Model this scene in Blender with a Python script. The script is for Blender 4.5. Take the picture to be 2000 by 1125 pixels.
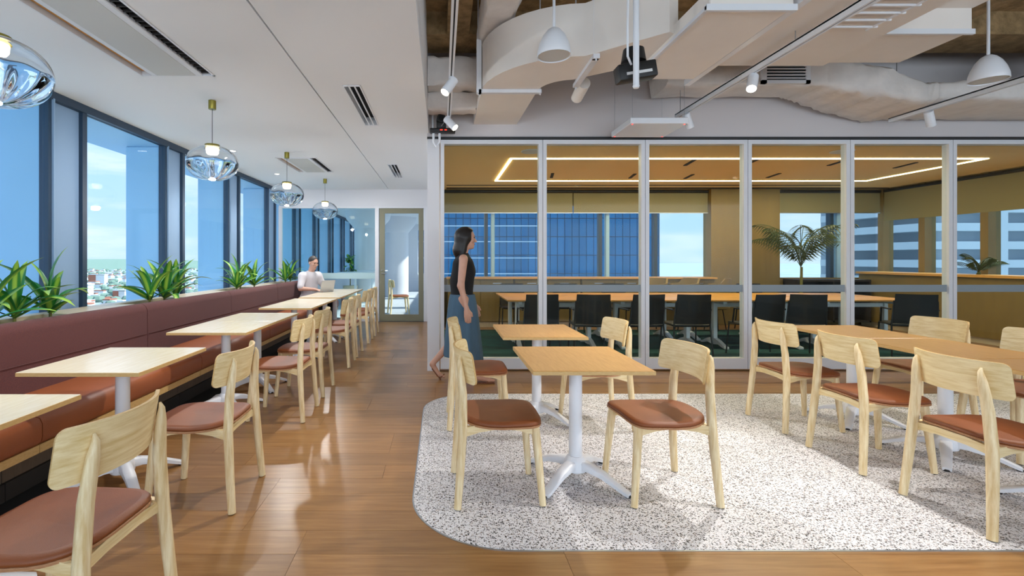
import bpy, bmesh, math, random
import numpy as np
from mathutils import Vector, Matrix
for o in list(bpy.data.objects): bpy.data.objects.remove(o)
SC = bpy.context.scene
COL = SC.collection
PI = math.pi
R = math.radians
random.seed(7)

# ------------------------------------------------------------------ camera, world, light, exposure
cam_d = bpy.data.cameras.new('camera'); cam = bpy.data.objects.new('camera', cam_d); COL.objects.link(cam)
cam.location = (0, 0, 1.334); cam.rotation_euler = (PI/2, 0, 0)
cam_d.sensor_width = 36.0; cam_d.lens = 36.0*944/2000
cam_d.shift_x = (1000-862)/2000; cam_d.shift_y = (507-562.5)/2000
cam_d.clip_start = 0.05; cam_d.clip_end = 20000
SC.camera = cam
vs = SC.view_settings
vs.view_transform = 'Standard'; vs.look = 'None'; vs.gamma = 1.0; vs.use_curve_mapping = False
vs.exposure = 0.76
SC.cycles.max_bounces = 9; SC.cycles.diffuse_bounces = 5; SC.cycles.glossy_bounces = 4; SC.cycles.transmission_bounces = 9; SC.cycles.transparent_max_bounces = 20
SC.display_settings.display_device = 'sRGB'

def lin(h):
    if isinstance(h, str):
        h = h.lstrip('#'); c = [int(h[i:i+2], 16)/255 for i in (0, 2, 4)]
    else: c = list(h)
    return tuple(x/12.92 if x <= .04045 else ((x+.055)/1.055)**2.4 for x in c)+(1.0,)

world = bpy.data.worlds.new('sky'); SC.world = world; world.use_nodes = True
wn = world.node_tree; wn.nodes.clear()
def N(nt, t, **kw):
    n = nt.nodes.new(t)
    for k, v in kw.items():
        if k in n.inputs: n.inputs[k].default_value = v
        else: setattr(n, k, v)
    return n
_wo = N(wn, 'ShaderNodeOutputWorld'); _bg = N(wn, 'ShaderNodeBackground'); _bg.inputs['Strength'].default_value = 1.0
_tc = N(wn, 'ShaderNodeTexCoord'); _sx = N(wn, 'ShaderNodeSeparateXYZ'); wn.links.new(_tc.outputs['Generated'], _sx.inputs[0])
_rp = N(wn, 'ShaderNodeValToRGB'); wn.links.new(_sx.outputs['Z'], _rp.inputs['Fac'])
_e = _rp.color_ramp.elements
_e[0].position = 0.0; _e[0].color = (.46, .59, .76, 1); _e[1].position = 0.75; _e[1].color = (.25, .50, .92, 1)
_m = _e.new(0.18); _m.color = (.38, .56, .82, 1)
_mp = N(wn, 'ShaderNodeMapping'); _mp.inputs['Scale'].default_value = (2.5, 2.5, 14); wn.links.new(_tc.outputs['Generated'], _mp.inputs[0])
_nz = N(wn, 'ShaderNodeTexNoise', Scale=2.2, Detail=6.0, Roughness=.55); wn.links.new(_mp.outputs[0], _nz.inputs['Vector'])
_cr = N(wn, 'ShaderNodeValToRGB'); wn.links.new(_nz.outputs['Fac'], _cr.inputs['Fac'])
_cr.color_ramp.elements[0].position = .42; _cr.color_ramp.elements[1].position = .72
_mx = N(wn, 'ShaderNodeMixRGB'); wn.links.new(_cr.outputs['Color'], _mx.inputs['Fac']); wn.links.new(_rp.outputs['Color'], _mx.inputs['Color1'])
_mx.inputs['Color2'].default_value = (.66, .70, .80, 1)
wn.links.new(_mx.outputs['Color'], _bg.inputs['Color']); wn.links.new(_bg.outputs[0], _wo.inputs[0])

def sun(name, energy, rot, angle=R(3), col=(1, .95, .88)):
    d = bpy.data.lights.new(name, 'SUN'); d.energy = energy; d.angle = angle; d.color = col
    o = bpy.data.objects.new(name, d); COL.objects.link(o); o.rotation_euler = rot; return o
def area(name, loc, rot, sx, sy, power, col=(1, 1, 1)):
    d = bpy.data.lights.new(name, 'AREA'); d.shape = 'RECTANGLE'; d.size = sx; d.size_y = sy; d.energy = power; d.color = col
    o = bpy.data.objects.new(name, d); COL.objects.link(o); o.location = loc; o.rotation_euler = rot; return o
sun('sun', 4.5, (R(-4), R(46), 0))                     # from the right, over the roof, on the city
area('rear_fill_light', (3.2, -3.85, 1.75), (R(90), 0, 0), 13.0, 2.7, 190, (.84, .93, 1.0))     # fill light added at the unseen rear wall to brighten the room

# ------------------------------------------------------------------ materials
MATS = {}
def newmat(name):
    m = bpy.data.materials.new(name); m.use_nodes = True; m.node_tree.nodes.clear(); MATS[name] = m
    nt = m.node_tree; out = N(nt, 'ShaderNodeOutputMaterial'); return m, nt, out
def pbr(name, col, rough=.5, metal=0.0, noise=0.0, nscale=8.0, stretch=(1, 1, 1), col2=None, bump=0.0, bscale=60.0, rand=0.0, spec=.5, emit=None, estr=0.0, coat=0.0, sheen=0.0, trans=0.0, detail=4.0, bstretch=None):
    m, nt, out = newmat(name)
    b = N(nt, 'ShaderNodeBsdfPrincipled'); nt.links.new(b.outputs[0], out.inputs[0])
    c = lin(col)
    b.inputs['Roughness'].default_value = rough; b.inputs['Metallic'].default_value = metal
    b.inputs['Specular IOR Level'].default_value = spec; b.inputs['Coat Weight'].default_value = coat; b.inputs['Sheen Weight'].default_value = sheen
    if trans: b.inputs['Transmission Weight'].default_value = trans
    b.inputs['Base Color'].default_value = c
    if emit: b.inputs['Emission Color'].default_value = lin(emit); b.inputs['Emission Strength'].default_value = estr
    tc = N(nt, 'ShaderNodeTexCoord')
    oi = N(nt, 'ShaderNodeObjectInfo')
    src = None
    if noise or col2:
        mp = N(nt, 'ShaderNodeMapping'); mp.inputs['Scale'].default_value = stretch; 
        add = N(nt, 'ShaderNodeVectorMath', operation='ADD'); mul = N(nt, 'ShaderNodeMath', operation='MULTIPLY'); mul.inputs[1].default_value = 37.0
        nt.links.new(oi.outputs['Random'], mul.inputs[0]); nt.links.new(tc.outputs['Object'], mp.inputs[0]); nt.links.new(mp.outputs[0], add.inputs[0]); nt.links.new(mul.outputs[0], add.inputs[1])
        nz = N(nt, 'ShaderNodeTexNoise', Scale=nscale, Detail=detail, Roughness=.6); nt.links.new(add.outputs[0], nz.inputs['Vector'])
        rp = N(nt, 'ShaderNodeValToRGB'); nt.links.new(nz.outputs['Fac'], rp.inputs['Fac'])
        rp.color_ramp.elements[0].position = .3; rp.color_ramp.elements[1].position = .7
        c2 = lin(col2) if col2 else tuple(x*(1-noise) for x in c[:3])+(1,)
        rp.color_ramp.elements[0].color = c2; rp.color_ramp.elements[1].color = c
        src = rp.outputs['Color']
    if rand:
        hs = N(nt, 'ShaderNodeHueSaturation'); mr = N(nt, 'ShaderNodeMapRange'); mr.inputs['To Min'].default_value = 1-rand; mr.inputs['To Max'].default_value = 1+rand
        nt.links.new(oi.outputs['Random'], mr.inputs['Value']); nt.links.new(mr.outputs[0], hs.inputs['Value'])
        if src: nt.links.new(src, hs.inputs['Color'])
        else: hs.inputs['Color'].default_value = c
        src = hs.outputs['Color']
    if src: nt.links.new(src, b.inputs['Base Color'])
    if bump:
        nb = N(nt, 'ShaderNodeTexNoise', Scale=bscale, Detail=3.0); 
        if bstretch:
            mp2 = N(nt, 'ShaderNodeMapping'); mp2.inputs['Scale'].default_value = bstretch; nt.links.new(tc.outputs['Object'], mp2.inputs[0]); nt.links.new(mp2.outputs[0], nb.inputs['Vector'])
        else: nt.links.new(tc.outputs['Object'], nb.inputs['Vector'])
        bp = N(nt, 'ShaderNodeBump', Strength=bump, Distance=.01); nt.links.new(nb.outputs['Fac'], bp.inputs['Height']); nt.links.new(bp.outputs[0], b.inputs['Normal'])
    return m
def glass_sheet(name, tint, refl=1.0, rough=0.0, ior=1.5):
    m, nt, out = newmat(name)
    t = N(nt, 'ShaderNodeBsdfTransparent'); t.inputs['Color'].default_value = tuple(tint)+(1,)
    g = N(nt, 'ShaderNodeBsdfGlossy'); g.inputs['Roughness'].default_value = rough
    f = N(nt, 'ShaderNodeLayerWeight', Blend=.5); pw = N(nt, 'ShaderNodeMath', operation='POWER'); pw.inputs[1].default_value = 5.0
    mu = N(nt, 'ShaderNodeMath', operation='MULTIPLY_ADD'); mu.inputs[1].default_value = .8*refl; mu.inputs[2].default_value = .02*refl
    mx = N(nt, 'ShaderNodeMixShader')
    nt.links.new(f.outputs['Facing'], pw.inputs[0]); nt.links.new(pw.outputs[0], mu.inputs[0]); nt.links.new(mu.outputs[0], mx.inputs[0]); nt.links.new(t.outputs[0], mx.inputs[1]); nt.links.new(g.outputs[0], mx.inputs[2])
    nt.links.new(mx.outputs[0], out.inputs[0]); return m
def emitter(name, col, s):
    m, nt, out = newmat(name); e = N(nt, 'ShaderNodeEmission'); e.inputs['Color'].default_value = lin(col); e.inputs['Strength'].default_value = s
    nt.links.new(e.outputs[0], out.inputs[0]); return m

pbr('plaster', '#e6e3e0', .85, bump=.03, bscale=200)
pbr('ceiling_white', '#e8eaed', .9)
pbr('wall_white', '#dcdde2', .8)
pbr('frame_white', '#dfe1e6', .45)
pbr('white_metal', '#e9ecf2', .35, spec=.5)
pbr('bulkhead', '#cfcacb', .9)
pbr('duct_white', '#f0e9e2', .6, noise=.06, nscale=2.0)
pbr('wrap_white', '#e9e4e0', .55, noise=.12, nscale=5.0, bump=.9, bscale=7.0)
pbr('concrete', '#b3946a', .95, col2='#75603f', nscale=9.0, bump=.8, bscale=45.0, detail=8.0)
pbr('ash_wood', '#f6e6c0', .45, col2='#d2b27a', nscale=14.0, stretch=(4, 4, .35), rand=.04, detail=5.0)
pbr('ash_rail', '#f4e2b8', .45, col2='#d6b880', nscale=12.0, stretch=(.4, 4, 6), rand=.04, detail=5.0)
pbr('ash_back', '#f6e4b8', .45, col2='#dcc084', nscale=12.0, stretch=(2, .45, 6), rand=.05, detail=5.0)
pbr('oak_top', '#cd9a50', .36, col2='#bd853c', nscale=7.0, stretch=(9, 1, 6), rand=.05, detail=6.0)
pbr('oak_top_glare', '#efe4cc', .24, col2='#e6d6b6', nscale=7.0, stretch=(9, 1, 6), rand=.03, detail=6.0)  # whitened oak: window glare on the tops is put into the colour
pbr('ply_edge', '#d8b67c', .55, col2='#c7a063', nscale=40.0, stretch=(1, 1, 6))
pbr('ply_edge_red', '#b98a62', .55, col2='#9c6a45', nscale=60.0, stretch=(1, 1, 6))
pbr('leather_seat', '#8c4b22', .5, noise=.3, nscale=3.0, bump=.12, bscale=260.0, rand=.08)
pbr('leather_bench', '#9c5630', .45, noise=.15, nscale=2.0, bump=.1, bscale=220.0)
pbr('fabric_plum', '#66322b', .95, col2='#431d23', nscale=260.0, bump=.25, bscale=420.0, sheen=.1)
pbr('black_kick', '#2b2624', .8)
pbr('plinth_wood', '#6a5a4c', .6, noise=.25, nscale=6.0, stretch=(8, 8, 1))
pbr('sill_wood', '#e2d2b4', .4, col2='#d6c39e', nscale=5.0, stretch=(6, .8, 6))
pbr('soil', '#2a1f18', .95, bump=.8, bscale=60)
pbr('brass', '#8f8436', .35, metal=.6)
pbr('black_metal', '#17181a', .45)
pbr('black_plastic', '#101012', .5)
pbr('dark_frame', '#243a50', .5)
pbr('dark_gap', '#15181c', .9)
pbr('pilaster_face', '#7f9cbb', .6)
pbr('frost_pale', '#b9d8de', .7)
pbr('pilaster_blue', '#9cc4e0', .55, noise=.06, nscale=1.2)
pbr('pilaster_teal', '#6fb0c4', .55, noise=.06, nscale=1.2)
pbr('olive_door', '#82806a', .5)
pbr('steel', '#b9bcc0', .3, metal=.9)
pbr('silver_laptop', '#c2c3c5', .35, metal=.5)
pbr('carpet_teal', '#1f5a58', .98, col2='#123038', nscale=3.0, stretch=(1, 2.2, 1), bump=.5, bscale=300, detail=8.0)
pbr('carpet_grey', '#b9c0c6', .98, noise=.25, nscale=14.0, bump=.4, bscale=300)
pbr('meeting_wood', '#87703f', .55, noise=.14, nscale=4.0, stretch=(3, 3, .5))
pbr('meeting_ceiling', '#e2c48c', .85)
pbr('meeting_table', '#d9a052', .35, noise=.12, nscale=6.0, stretch=(1, 8, 6))
pbr('blind', '#8e845f', .9, noise=.1, nscale=3.0, stretch=(1, 1, 40))
pbr('frost', '#8b979f', .6)
pbr('perforated', '#c9cac8', .6)
pbr('lens_red', '#ff3020', .4, emit='#ff2010', estr=3.0)
pbr('label_white', '#d8d8d8', .6)
pbr('skin', '#c99a84', .5, noise=.08, nscale=20.0)
pbr('skin_light', '#d3a48e', .5, noise=.08, nscale=20.0)
pbr('tee_white', '#dcd8dc', .9, noise=.06, nscale=12.0, bump=.3, bscale=25)
pbr('hair_dark', '#17110f', .45, noise=.4, nscale=30, stretch=(1, 1, .12), bump=.4, bscale=80, bstretch=(1, 1, .1))
pbr('hair_grey', '#3a3532', .7, noise=.3, nscale=40)
pbr('top_black', '#0e0d10', .85)
pbr('denim_blue', '#4d6a80', .9, noise=.25, nscale=5, stretch=(2, 2, .4), bump=.3, bscale=14, bstretch=(3, 3, .4))
pbr('trouser_black', '#131316', .9)
pbr('lip', '#a05f55', .5)
pbr('eye_white', '#e8e6e2', .3)
pbr('eye_dark', '#1d1512', .3)
pbr('sandal', '#7a4a30', .5)
pbr('ground', '#93a3a8', .95, col2='#b9c4ca', nscale=.012, detail=10.0)  # bluish tones mix sea colour with painted city haze
pbr('tower_blue', '#046494', .6, rand=.16, spec=.15)
pbr('tower_line', '#0c3050', .5)
pbr('tower_band', '#b8d4e4', .5)
pbr('apartment', '#cfd6dc', .8)
pbr('apartment_glass', '#9aa6b2', .4)
pbr('house_white', '#e6e4e0', .9, rand=.12)
pbr('roof_red', '#b0705a', .9, rand=.1)
pbr('tree_hazed', '#7d9584', .95, rand=.15)  # green greyed down, distant haze is put into the colour
pbr('palm_green', '#3c4a1c', .6, rand=.2)
pbr('stem', '#6b6a30', .7)
emitter('led_warm', '#ffdf9c', 9.0)
emitter('led_bulb', '#ffe6b8', 7.0)
emitter('spot_face', '#fff0d0', 12.0)
emitter('downlight_face', '#fff4e2', 10.0)
glass_sheet('window_glass', (.90, .965, .995), .7)
glass_sheet('partition_glass', (.90, .95, .95), .4)
glass_sheet('far_glass', (.86, .97, .97), .8)
# blown glass of the pendants
m, nt, out = newmat('blown_glass')
g = N(nt, 'ShaderNodeBsdfGlass', IOR=1.45, Roughness=0.0); g.inputs['Color'].default_value = (.97, .985, 1, 1)
tc = N(nt, 'ShaderNodeTexCoord'); nz = N(nt, 'ShaderNodeTexNoise', Scale=9.0, Detail=1.0); bp = N(nt, 'ShaderNodeBump', Strength=.12, Distance=.02)
nt.links.new(tc.outputs['Object'], nz.inputs['Vector']); nt.links.new(nz.outputs['Fac'], bp.inputs['Height']); nt.links.new(bp.outputs[0], g.inputs['Normal']); nt.links.new(g.outputs[0], out.inputs[0])
# leaf with a pale green midrib band, across the leaf's own width (local Y)
m, nt, out = newmat('leaf_green')
b = N(nt, 'ShaderNodeBsdfPrincipled', Roughness=.32); nt.links.new(b.outputs[0], out.inputs[0])
tc = N(nt, 'ShaderNodeTexCoord'); sp = N(nt, 'ShaderNodeSeparateXYZ'); ab = N(nt, 'ShaderNodeMath', operation='ABSOLUTE'); rp = N(nt, 'ShaderNodeValToRGB'); mu = N(nt, 'ShaderNodeMath', operation='MULTIPLY'); mu.inputs[1].default_value = 23.0
nt.links.new(tc.outputs['Object'], sp.inputs[0]); nt.links.new(sp.outputs['Y'], ab.inputs[0]); nt.links.new(ab.outputs[0], mu.inputs[0]); nt.links.new(mu.outputs[0], rp.inputs['Fac'])
e = rp.color_ramp.elements; e[0].position = .22; e[0].color = lin('#a2cc4c'); e[1].position = .5; e[1].color = lin('#2c8038')
hs = N(nt, 'ShaderNodeHueSaturation'); oi = N(nt, 'ShaderNodeObjectInfo'); mr = N(nt, 'ShaderNodeMapRange'); mr.inputs['To Min'].default_value = .75; mr.inputs['To Max'].default_value = 1.0
nt.links.new(oi.outputs['Random'], mr.inputs['Value']); nt.links.new(mr.outputs[0], hs.inputs['Value']); nt.links.new(rp.outputs[0], hs.inputs['Color']); nt.links.new(hs.outputs[0], b.inputs['Base Color'])
# plank
m, nt, out = newmat('floor_plank')
b = N(nt, 'ShaderNodeBsdfPrincipled', Roughness=.3); nt.links.new(b.outputs[0], out.inputs[0])
tc = N(nt, 'ShaderNodeTexCoord'); mp = N(nt, 'ShaderNodeMapping'); mp.inputs['Scale'].default_value = (1.1, 16, 1); oi = N(nt, 'ShaderNodeObjectInfo')
ad = N(nt, 'ShaderNodeVectorMath', operation='ADD'); mu = N(nt, 'ShaderNodeMath', operation='MULTIPLY'); mu.inputs[1].default_value = 91.0
nt.links.new(oi.outputs['Random'], mu.inputs[0]); nt.links.new(tc.outputs['Object'], mp.inputs[0]); nt.links.new(mp.outputs[0], ad.inputs[0]); nt.links.new(mu.outputs[0], ad.inputs[1])
nz = N(nt, 'ShaderNodeTexNoise', Scale=2.2, Detail=8.0, Roughness=.65); nt.links.new(ad.outputs[0], nz.inputs['Vector'])
rp = N(nt, 'ShaderNodeValToRGB'); nt.links.new(nz.outputs['Fac'], rp.inputs['Fac'])
e = rp.color_ramp.elements; e[0].position = .28; e[0].color = lin('#875f36'); e[1].position = .72; e[1].color = lin('#ac8353'); e2 = e.new(.5); e2.color = lin('#9a7043')
hs = N(nt, 'ShaderNodeHueSaturation'); mr = N(nt, 'ShaderNodeMapRange'); mr.inputs['To Min'].default_value = .86; mr.inputs['To Max'].default_value = 1.1
nt.links.new(oi.outputs['Random'], mr.inputs['Value']); nt.links.new(mr.outputs[0], hs.inputs['Value']); nt.links.new(rp.outputs[0], hs.inputs['Color']); nt.links.new(hs.outputs[0], b.inputs['Base Color'])
# terrazzo
m, nt, out = newmat('terrazzo')
b = N(nt, 'ShaderNodeBsdfPrincipled', Roughness=.5); nt.links.new(b.outputs[0], out.inputs[0])
tc = N(nt, 'ShaderNodeTexCoord'); cur = None
basec = lin('#e8e7eb')
def chips(scale, thr, sizes, ramp, prev):
    mp = N(nt, 'ShaderNodeMapping'); mp.inputs['Scale'].default_value = (1, 1.0, 1); nt.links.new(tc.outputs['Object'], mp.inputs[0])
    dn = N(nt, 'ShaderNodeTexNoise', Scale=scale*1.3, Detail=1.0); nt.links.new(mp.outputs[0], dn.inputs['Vector'])
    dm = N(nt, 'ShaderNodeVectorMath', operation='SCALE'); dm.inputs['Scale'].default_value = .9/scale; nt.links.new(dn.outputs['Color'], dm.inputs[0])
    da = N(nt, 'ShaderNodeVectorMath', operation='ADD'); nt.links.new(mp.outputs[0], da.inputs[0]); nt.links.new(dm.outputs[0], da.inputs[1])
    v = N(nt, 'ShaderNodeTexVoronoi', Scale=scale); v.voronoi_dimensions = '2D'; nt.links.new(da.outputs[0], v.inputs['Vector'])
    sc = N(nt, 'ShaderNodeSeparateColor'); nt.links.new(v.outputs['Color'], sc.inputs[0])
    gt = N(nt, 'ShaderNodeMath', operation='GREATER_THAN'); gt.inputs[1].default_value = thr; nt.links.new(sc.outputs[0], gt.inputs[0])
    sz = N(nt, 'ShaderNodeMapRange'); sz.inputs['To Min'].default_value = sizes[0]; sz.inputs['To Max'].default_value = sizes[1]; nt.links.new(sc.outputs[2], sz.inputs['Value'])
    lt = N(nt, 'ShaderNodeMath', operation='LESS_THAN'); nt.links.new(v.outputs['Distance'], lt.inputs[0]); nt.links.new(sz.outputs[0], lt.inputs[1])
    an = N(nt, 'ShaderNodeMath', operation='MULTIPLY'); nt.links.new(gt.outputs[0], an.inputs[0]); nt.links.new(lt.outputs[0], an.inputs[1])
    rp = N(nt, 'ShaderNodeValToRGB'); rp.color_ramp.interpolation = 'CONSTANT'; nt.links.new(sc.outputs[1], rp.inputs['Fac'])
    el = rp.color_ramp.elements
    while len(el) < len(ramp): el.new(.5)
    for i, (p, c) in enumerate(ramp): el[i].position = p; el[i].color = lin(c)
    mx = N(nt, 'ShaderNodeMixRGB'); nt.links.new(an.outputs[0], mx.inputs['Fac']); nt.links.new(rp.outputs[0], mx.inputs['Color2'])
    if prev is None: mx.inputs['Color1'].default_value = basec
    else: nt.links.new(prev, mx.inputs['Color1'])
    return mx.outputs[0]
cur = chips(190, .6, (.22, .45), [(0, '#b3b1b3'), (.4, '#c6beb7'), (.75, '#9b9a9d')], None)
cur = chips(125, .6, (.22, .48), [(0, '#2c2c2e'), (.3, '#77716c'), (.55, '#545355'), (.8, '#a8968a')], cur)
cur = chips(95, .74, (.25, .5), [(0, '#201f21'), (.5, '#3c3b3d'), (.8, '#66594e')], cur)
nt.links.new(cur, b.inputs['Base Color'])

# ------------------------------------------------------------------ mesh helpers
class MB:
    def __init__(s): s.v = []; s.f = []
    def add(s, v, f):
        o = len(s.v); s.v += [tuple(p) for p in v]; s.f += [tuple(i+o for i in q) for q in f]; return s
    def box(s, x0, x1, y0, y1, z0, z1):
        if x0 > x1: x0, x1 = x1, x0
        if y0 > y1: y0, y1 = y1, y0
        if z0 > z1: z0, z1 = z1, z0
        return s.add([(x0,y0,z0),(x1,y0,z0),(x1,y1,z0),(x0,y1,z0),(x0,y0,z1),(x1,y0,z1),(x1,y1,z1),(x0,y1,z1)],
                     [(0,3,2,1),(4,5,6,7),(0,1,5,4),(1,2,6,5),(2,3,7,6),(3,0,4,7)])
    def rbox(s, x0, x1, y0, y1, z0, z1, r=.01, seg=2, M=None):
        bm = bmesh.new(); bmesh.ops.create_cube(bm, size=1)
        for v in bm.verts: v.co = Vector(((x0+x1)/2+v.co.x*(x1-x0), (y0+y1)/2+v.co.y*(y1-y0), (z0+z1)/2+v.co.z*(z1-z0)))
        bmesh.ops.bevel(bm, geom=list(bm.edges), offset=r, segments=seg, profile=.5, affect='EDGES')
        bm.verts.index_update()
        vs_ = [(M @ v.co if M else v.co.copy()) for v in bm.verts]; fs = [[v.index for v in f.verts] for f in bm.faces]; bm.free()
        return s.add(vs_, fs)
    def tube(s, pts, rad, n=10, cap=True, flat=1.0, up=None):
        pts = [Vector(p) for p in pts]; k = len(pts)
        rad = rad if isinstance(rad, (list, tuple)) else [rad]*k
        v = []; f = []; prev = None
        for i, p in enumerate(pts):
            t = (pts[min(i+1, k-1)]-pts[max(i-1, 0)]).normalized()
            if prev is None:
                a = Vector(up) if up else (Vector((0,0,1)) if abs(t.z) < .9 else Vector((1,0,0)))
            else: a = prev
            a = (a-t*a.dot(t)).normalized(); prev = a; b = t.cross(a)
            for j in range(n):
                th = 2*PI*j/n; v.append(p+a*(math.cos(th)*rad[i])+b*(math.sin(th)*rad[i]*flat))
        for i in range(k-1):
            for j in range(n):
                f.append((i*n+j, i*n+(j+1) % n, (i+1)*n+(j+1) % n, (i+1)*n+j))
        if cap: f.append(tuple(range(n-1, -1, -1))); f.append(tuple((k-1)*n+j for j in range(n)))
        return s.add(v, f)
    def lathe(s, prof, c=(0,0,0), n=32, cap=True, wob=None):
        v = []; f = []; k = len(prof)
        for i, (r, z) in enumerate(prof):
            for j in range(n):
                th = 2*PI*j/n; q = r*(wob(th, i/(k-1)) if wob else 1); v.append((c[0]+q*math.cos(th), c[1]+q*math.sin(th), c[2]+z))
        for i in range(k-1):
            for j in range(n): f.append((i*n+j, i*n+(j+1) % n, (i+1)*n+(j+1) % n, (i+1)*n+j))
        if cap:
            if prof[0][0] > 1e-6: f.append(tuple(range(n-1, -1, -1)))
            if prof[-1][0] > 1e-6: f.append(tuple((k-1)*n+j for j in range(n)))
        return s.add(v, f)
    def prism(s, poly, z0, z1):
        n = len(poly); v = [(x, y, z0) for x, y in poly]+[(x, y, z1) for x, y in poly]
        f = [tuple(range(n-1, -1, -1)), tuple(range(n, 2*n))]+[(i, (i+1) % n, n+(i+1) % n, n+i) for i in range(n)]
        return s.add(v, f)
    def loft(s, rings, cap=True):
        n = len(rings[0]); v = [p for r in rings for p in r]; f = []
        for i in range(len(rings)-1):
            for j in range(n): f.append((i*n+j, i*n+(j+1) % n, (i+1)*n+(j+1) % n, (i+1)*n+j))
        if cap: f.append(tuple(range(n-1, -1, -1))); f.append(tuple((len(rings)-1)*n+j for j in range(n)))
        return s.add(v, f)
    def xf(s, M):
        s.v = [tuple(M @ Vector(p)) for p in s.v]; return s
    def mesh(s, name, mat, ang=35):
        me = bpy.data.meshes.new(name); me.from_pydata(s.v, [], s.f); me.validate()
        bm = bmesh.new(); bm.from_mesh(me); bmesh.ops.recalc_face_normals(bm, faces=bm.faces); bm.to_mesh(me); bm.free()
        me.polygons.foreach_set('use_smooth', [True]*len(me.polygons)); me.set_sharp_from_angle(angle=R(ang))
        if mat: me.materials.append(MATS[mat])
        return me
    def build(s, name, mat, parent=None, ang=35):
        o = bpy.data.objects.new(name, s.mesh(name, mat, ang)); COL.objects.link(o)
        if parent: o.parent = parent
        return o
def inst(me, name, parent=None, loc=(0,0,0), rot=(0,0,0), scale=(1,1,1)):
    o = bpy.data.objects.new(name, me); COL.objects.link(o); o.location = loc; o.rotation_euler = rot; o.scale = scale
    if parent: o.parent = parent
    return o
def tag(o, label=None, cat=None, group=None, kind=None):
    if label: o['label'] = label
    if cat: o['category'] = cat
    if group: o['group'] = group
    if kind: o['kind'] = kind
    return o
def thing(name, label, cat, loc=(0,0,0), rz=0.0, group=None, kind=None):
    o = bpy.data.objects.new(name, None); o.empty_display_size = .1; COL.objects.link(o)
    o.location = loc; o.rotation_euler = (0, 0, rz); return tag(o, label, cat, group, kind)
def struct(name, mb, mat, label=None):
    o = mb.build(name, mat); tag(o, label, kind='structure'); return o
def copy_tree(o, loc=None, rz=None, label=None, parent=None):
    c = o.copy(); COL.objects.link(c); c.parent = parent
    if loc is not None: c.location = loc
    if rz is not None: c.rotation_euler = (0, 0, rz)
    if label: c['label'] = label
    for ch in list(o.children): copy_tree(ch, parent=c)
    return c
def B(*a): return MB().box(*a)
def lamp(name, kind, loc, energy, col, parent=None, **kw):
    d = bpy.data.lights.new(name, kind); d.energy = energy; d.color = col
    for k, v in kw.items(): setattr(d, k, v)
    o = bpy.data.objects.new(name, d); COL.objects.link(o); o.location = loc
    if parent: o.parent = parent
    return o
WARM = (1.0, .84, .62)

# ------------------------------------------------------------------ the setting: shell
ZC = 2.845; XW = -3.5; YG = 5.8; YF = 10.41; ZG = 2.777; YB = 10.0; XE = 9.1
fl = struct('floor', B(-3.6, 10.2, -4, YF+.03, -.3, -.004), 'dark_gap')
# planks, each its own piece; rows run across the aisle
PW, PL = .19, 1.22
pm = {}
def plank_mesh(L):
    key = round(L, 3)
    if key not in pm: pm[key] = MB().box(0, L-.0015, 0, PW-.0015, -.004, 0).mesh('plank', 'floor_plank')
    return pm[key]
def plank_rows(y0, y1, x0, x1, seed):
    rnd = random.Random(seed); y = y0; k = 0
    while y < y1-.02:
        x = x0-rnd.choice([0, .3, .6, .9])
        while x < x1:
            a = max(x, x0); bb = min(x+PL, x1)
            if bb-a > .05: inst(plank_mesh(bb-a), 'plank', fl, (a, y, 0))
            x += PL
        y += PW; k += 1
plank_rows(.86, 2.38, -2.2, 2.9, 1)
plank_rows(2.38, 4.66, -2.2, .1, 2)
plank_rows(4.66, 5.8, -2.2, 7.2, 3)
plank_rows(5.8, 10.36, -2.2, -.15, 4)
# the inlaid terrazzo with rounded corners
def rrect(x0, x1, y0, y1, r, n=10):
    P = []
    for cx, cy, a in ((x1-r, y1-r, 0), (x0+r, y1-r, 90), (x0+r, y0+r, 180), (x1-r, y0+r, 270)):
        for i in range(n+1): t = R(a+90*i/n); P.append((cx+r*math.cos(t), cy+r*math.sin(t)))
    return P
rug = MB().prism(rrect(-.154, 8.6, 2.217, 4.79, .5, 16), .0, .004).build('terrazzo_inlay', 'terrazzo')
tag(rug, kind='structure'); rug.name = 'floor_terrazzo'; tag(rug, 'pale speckled terrazzo floor inlay with rounded corners under the middle tables')
rim = MB().prism(rrect(-.163, 8.61, 2.208, 4.799, .508, 16), .0, .0025).build('edge_strip', 'steel', rug)

# left ceiling with shadow gap and recesses
c = MB()
c.box(XW, -2.465, -4, YF, ZC, ZC+.12); c.box(-1.855, -1.138, -4, YF, ZC, ZC+.12)
for a, bb in ((-4, 1.9), (3.97, 6.757), (6.763, 7.16), (8.34, YF)): c.box(-2.465, -1.855, a, bb, ZC, ZC+.12)
c.box(-1.124, -.862, -4, YF, ZC, ZC+.12); c.box(-.702, -.15, -4, YF, ZC, ZC+.12)
for a, bb in ((-4, 4.19), (5.44, 7.66), (8.9, YF)): c.box(-.862, -.702, a, bb, ZC, ZC+.12)
ce = struct('ceiling', c, 'ceiling_white')
B(XW, -.21, -4, YF, ZC+.12, ZC+.3).build('ceiling_backing', 'dark_gap', ce)
B(-.2, -.15, -4, YG-.03, ZC+.121, 3.84).build('bulkhead_edge', 'ceiling_white', ce)
# high exposed slab
sl = MB(); sl.box(-.2, 10.2, -4, YG+.5, 3.85, 4.1); sl.box(-.15, 10.2, 4.9, 5.35, 3.62, 3.85); sl.box(.06, .28, -4, 4.9, 3.62, 3.85); sl.box(4.5, 5.0, -4, 4.9, 3.6, 3.85)
tag(sl.build('ceiling_slab', 'concrete'), 'rough brown exposed concrete ceiling slab with beams', kind='structure')
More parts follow.
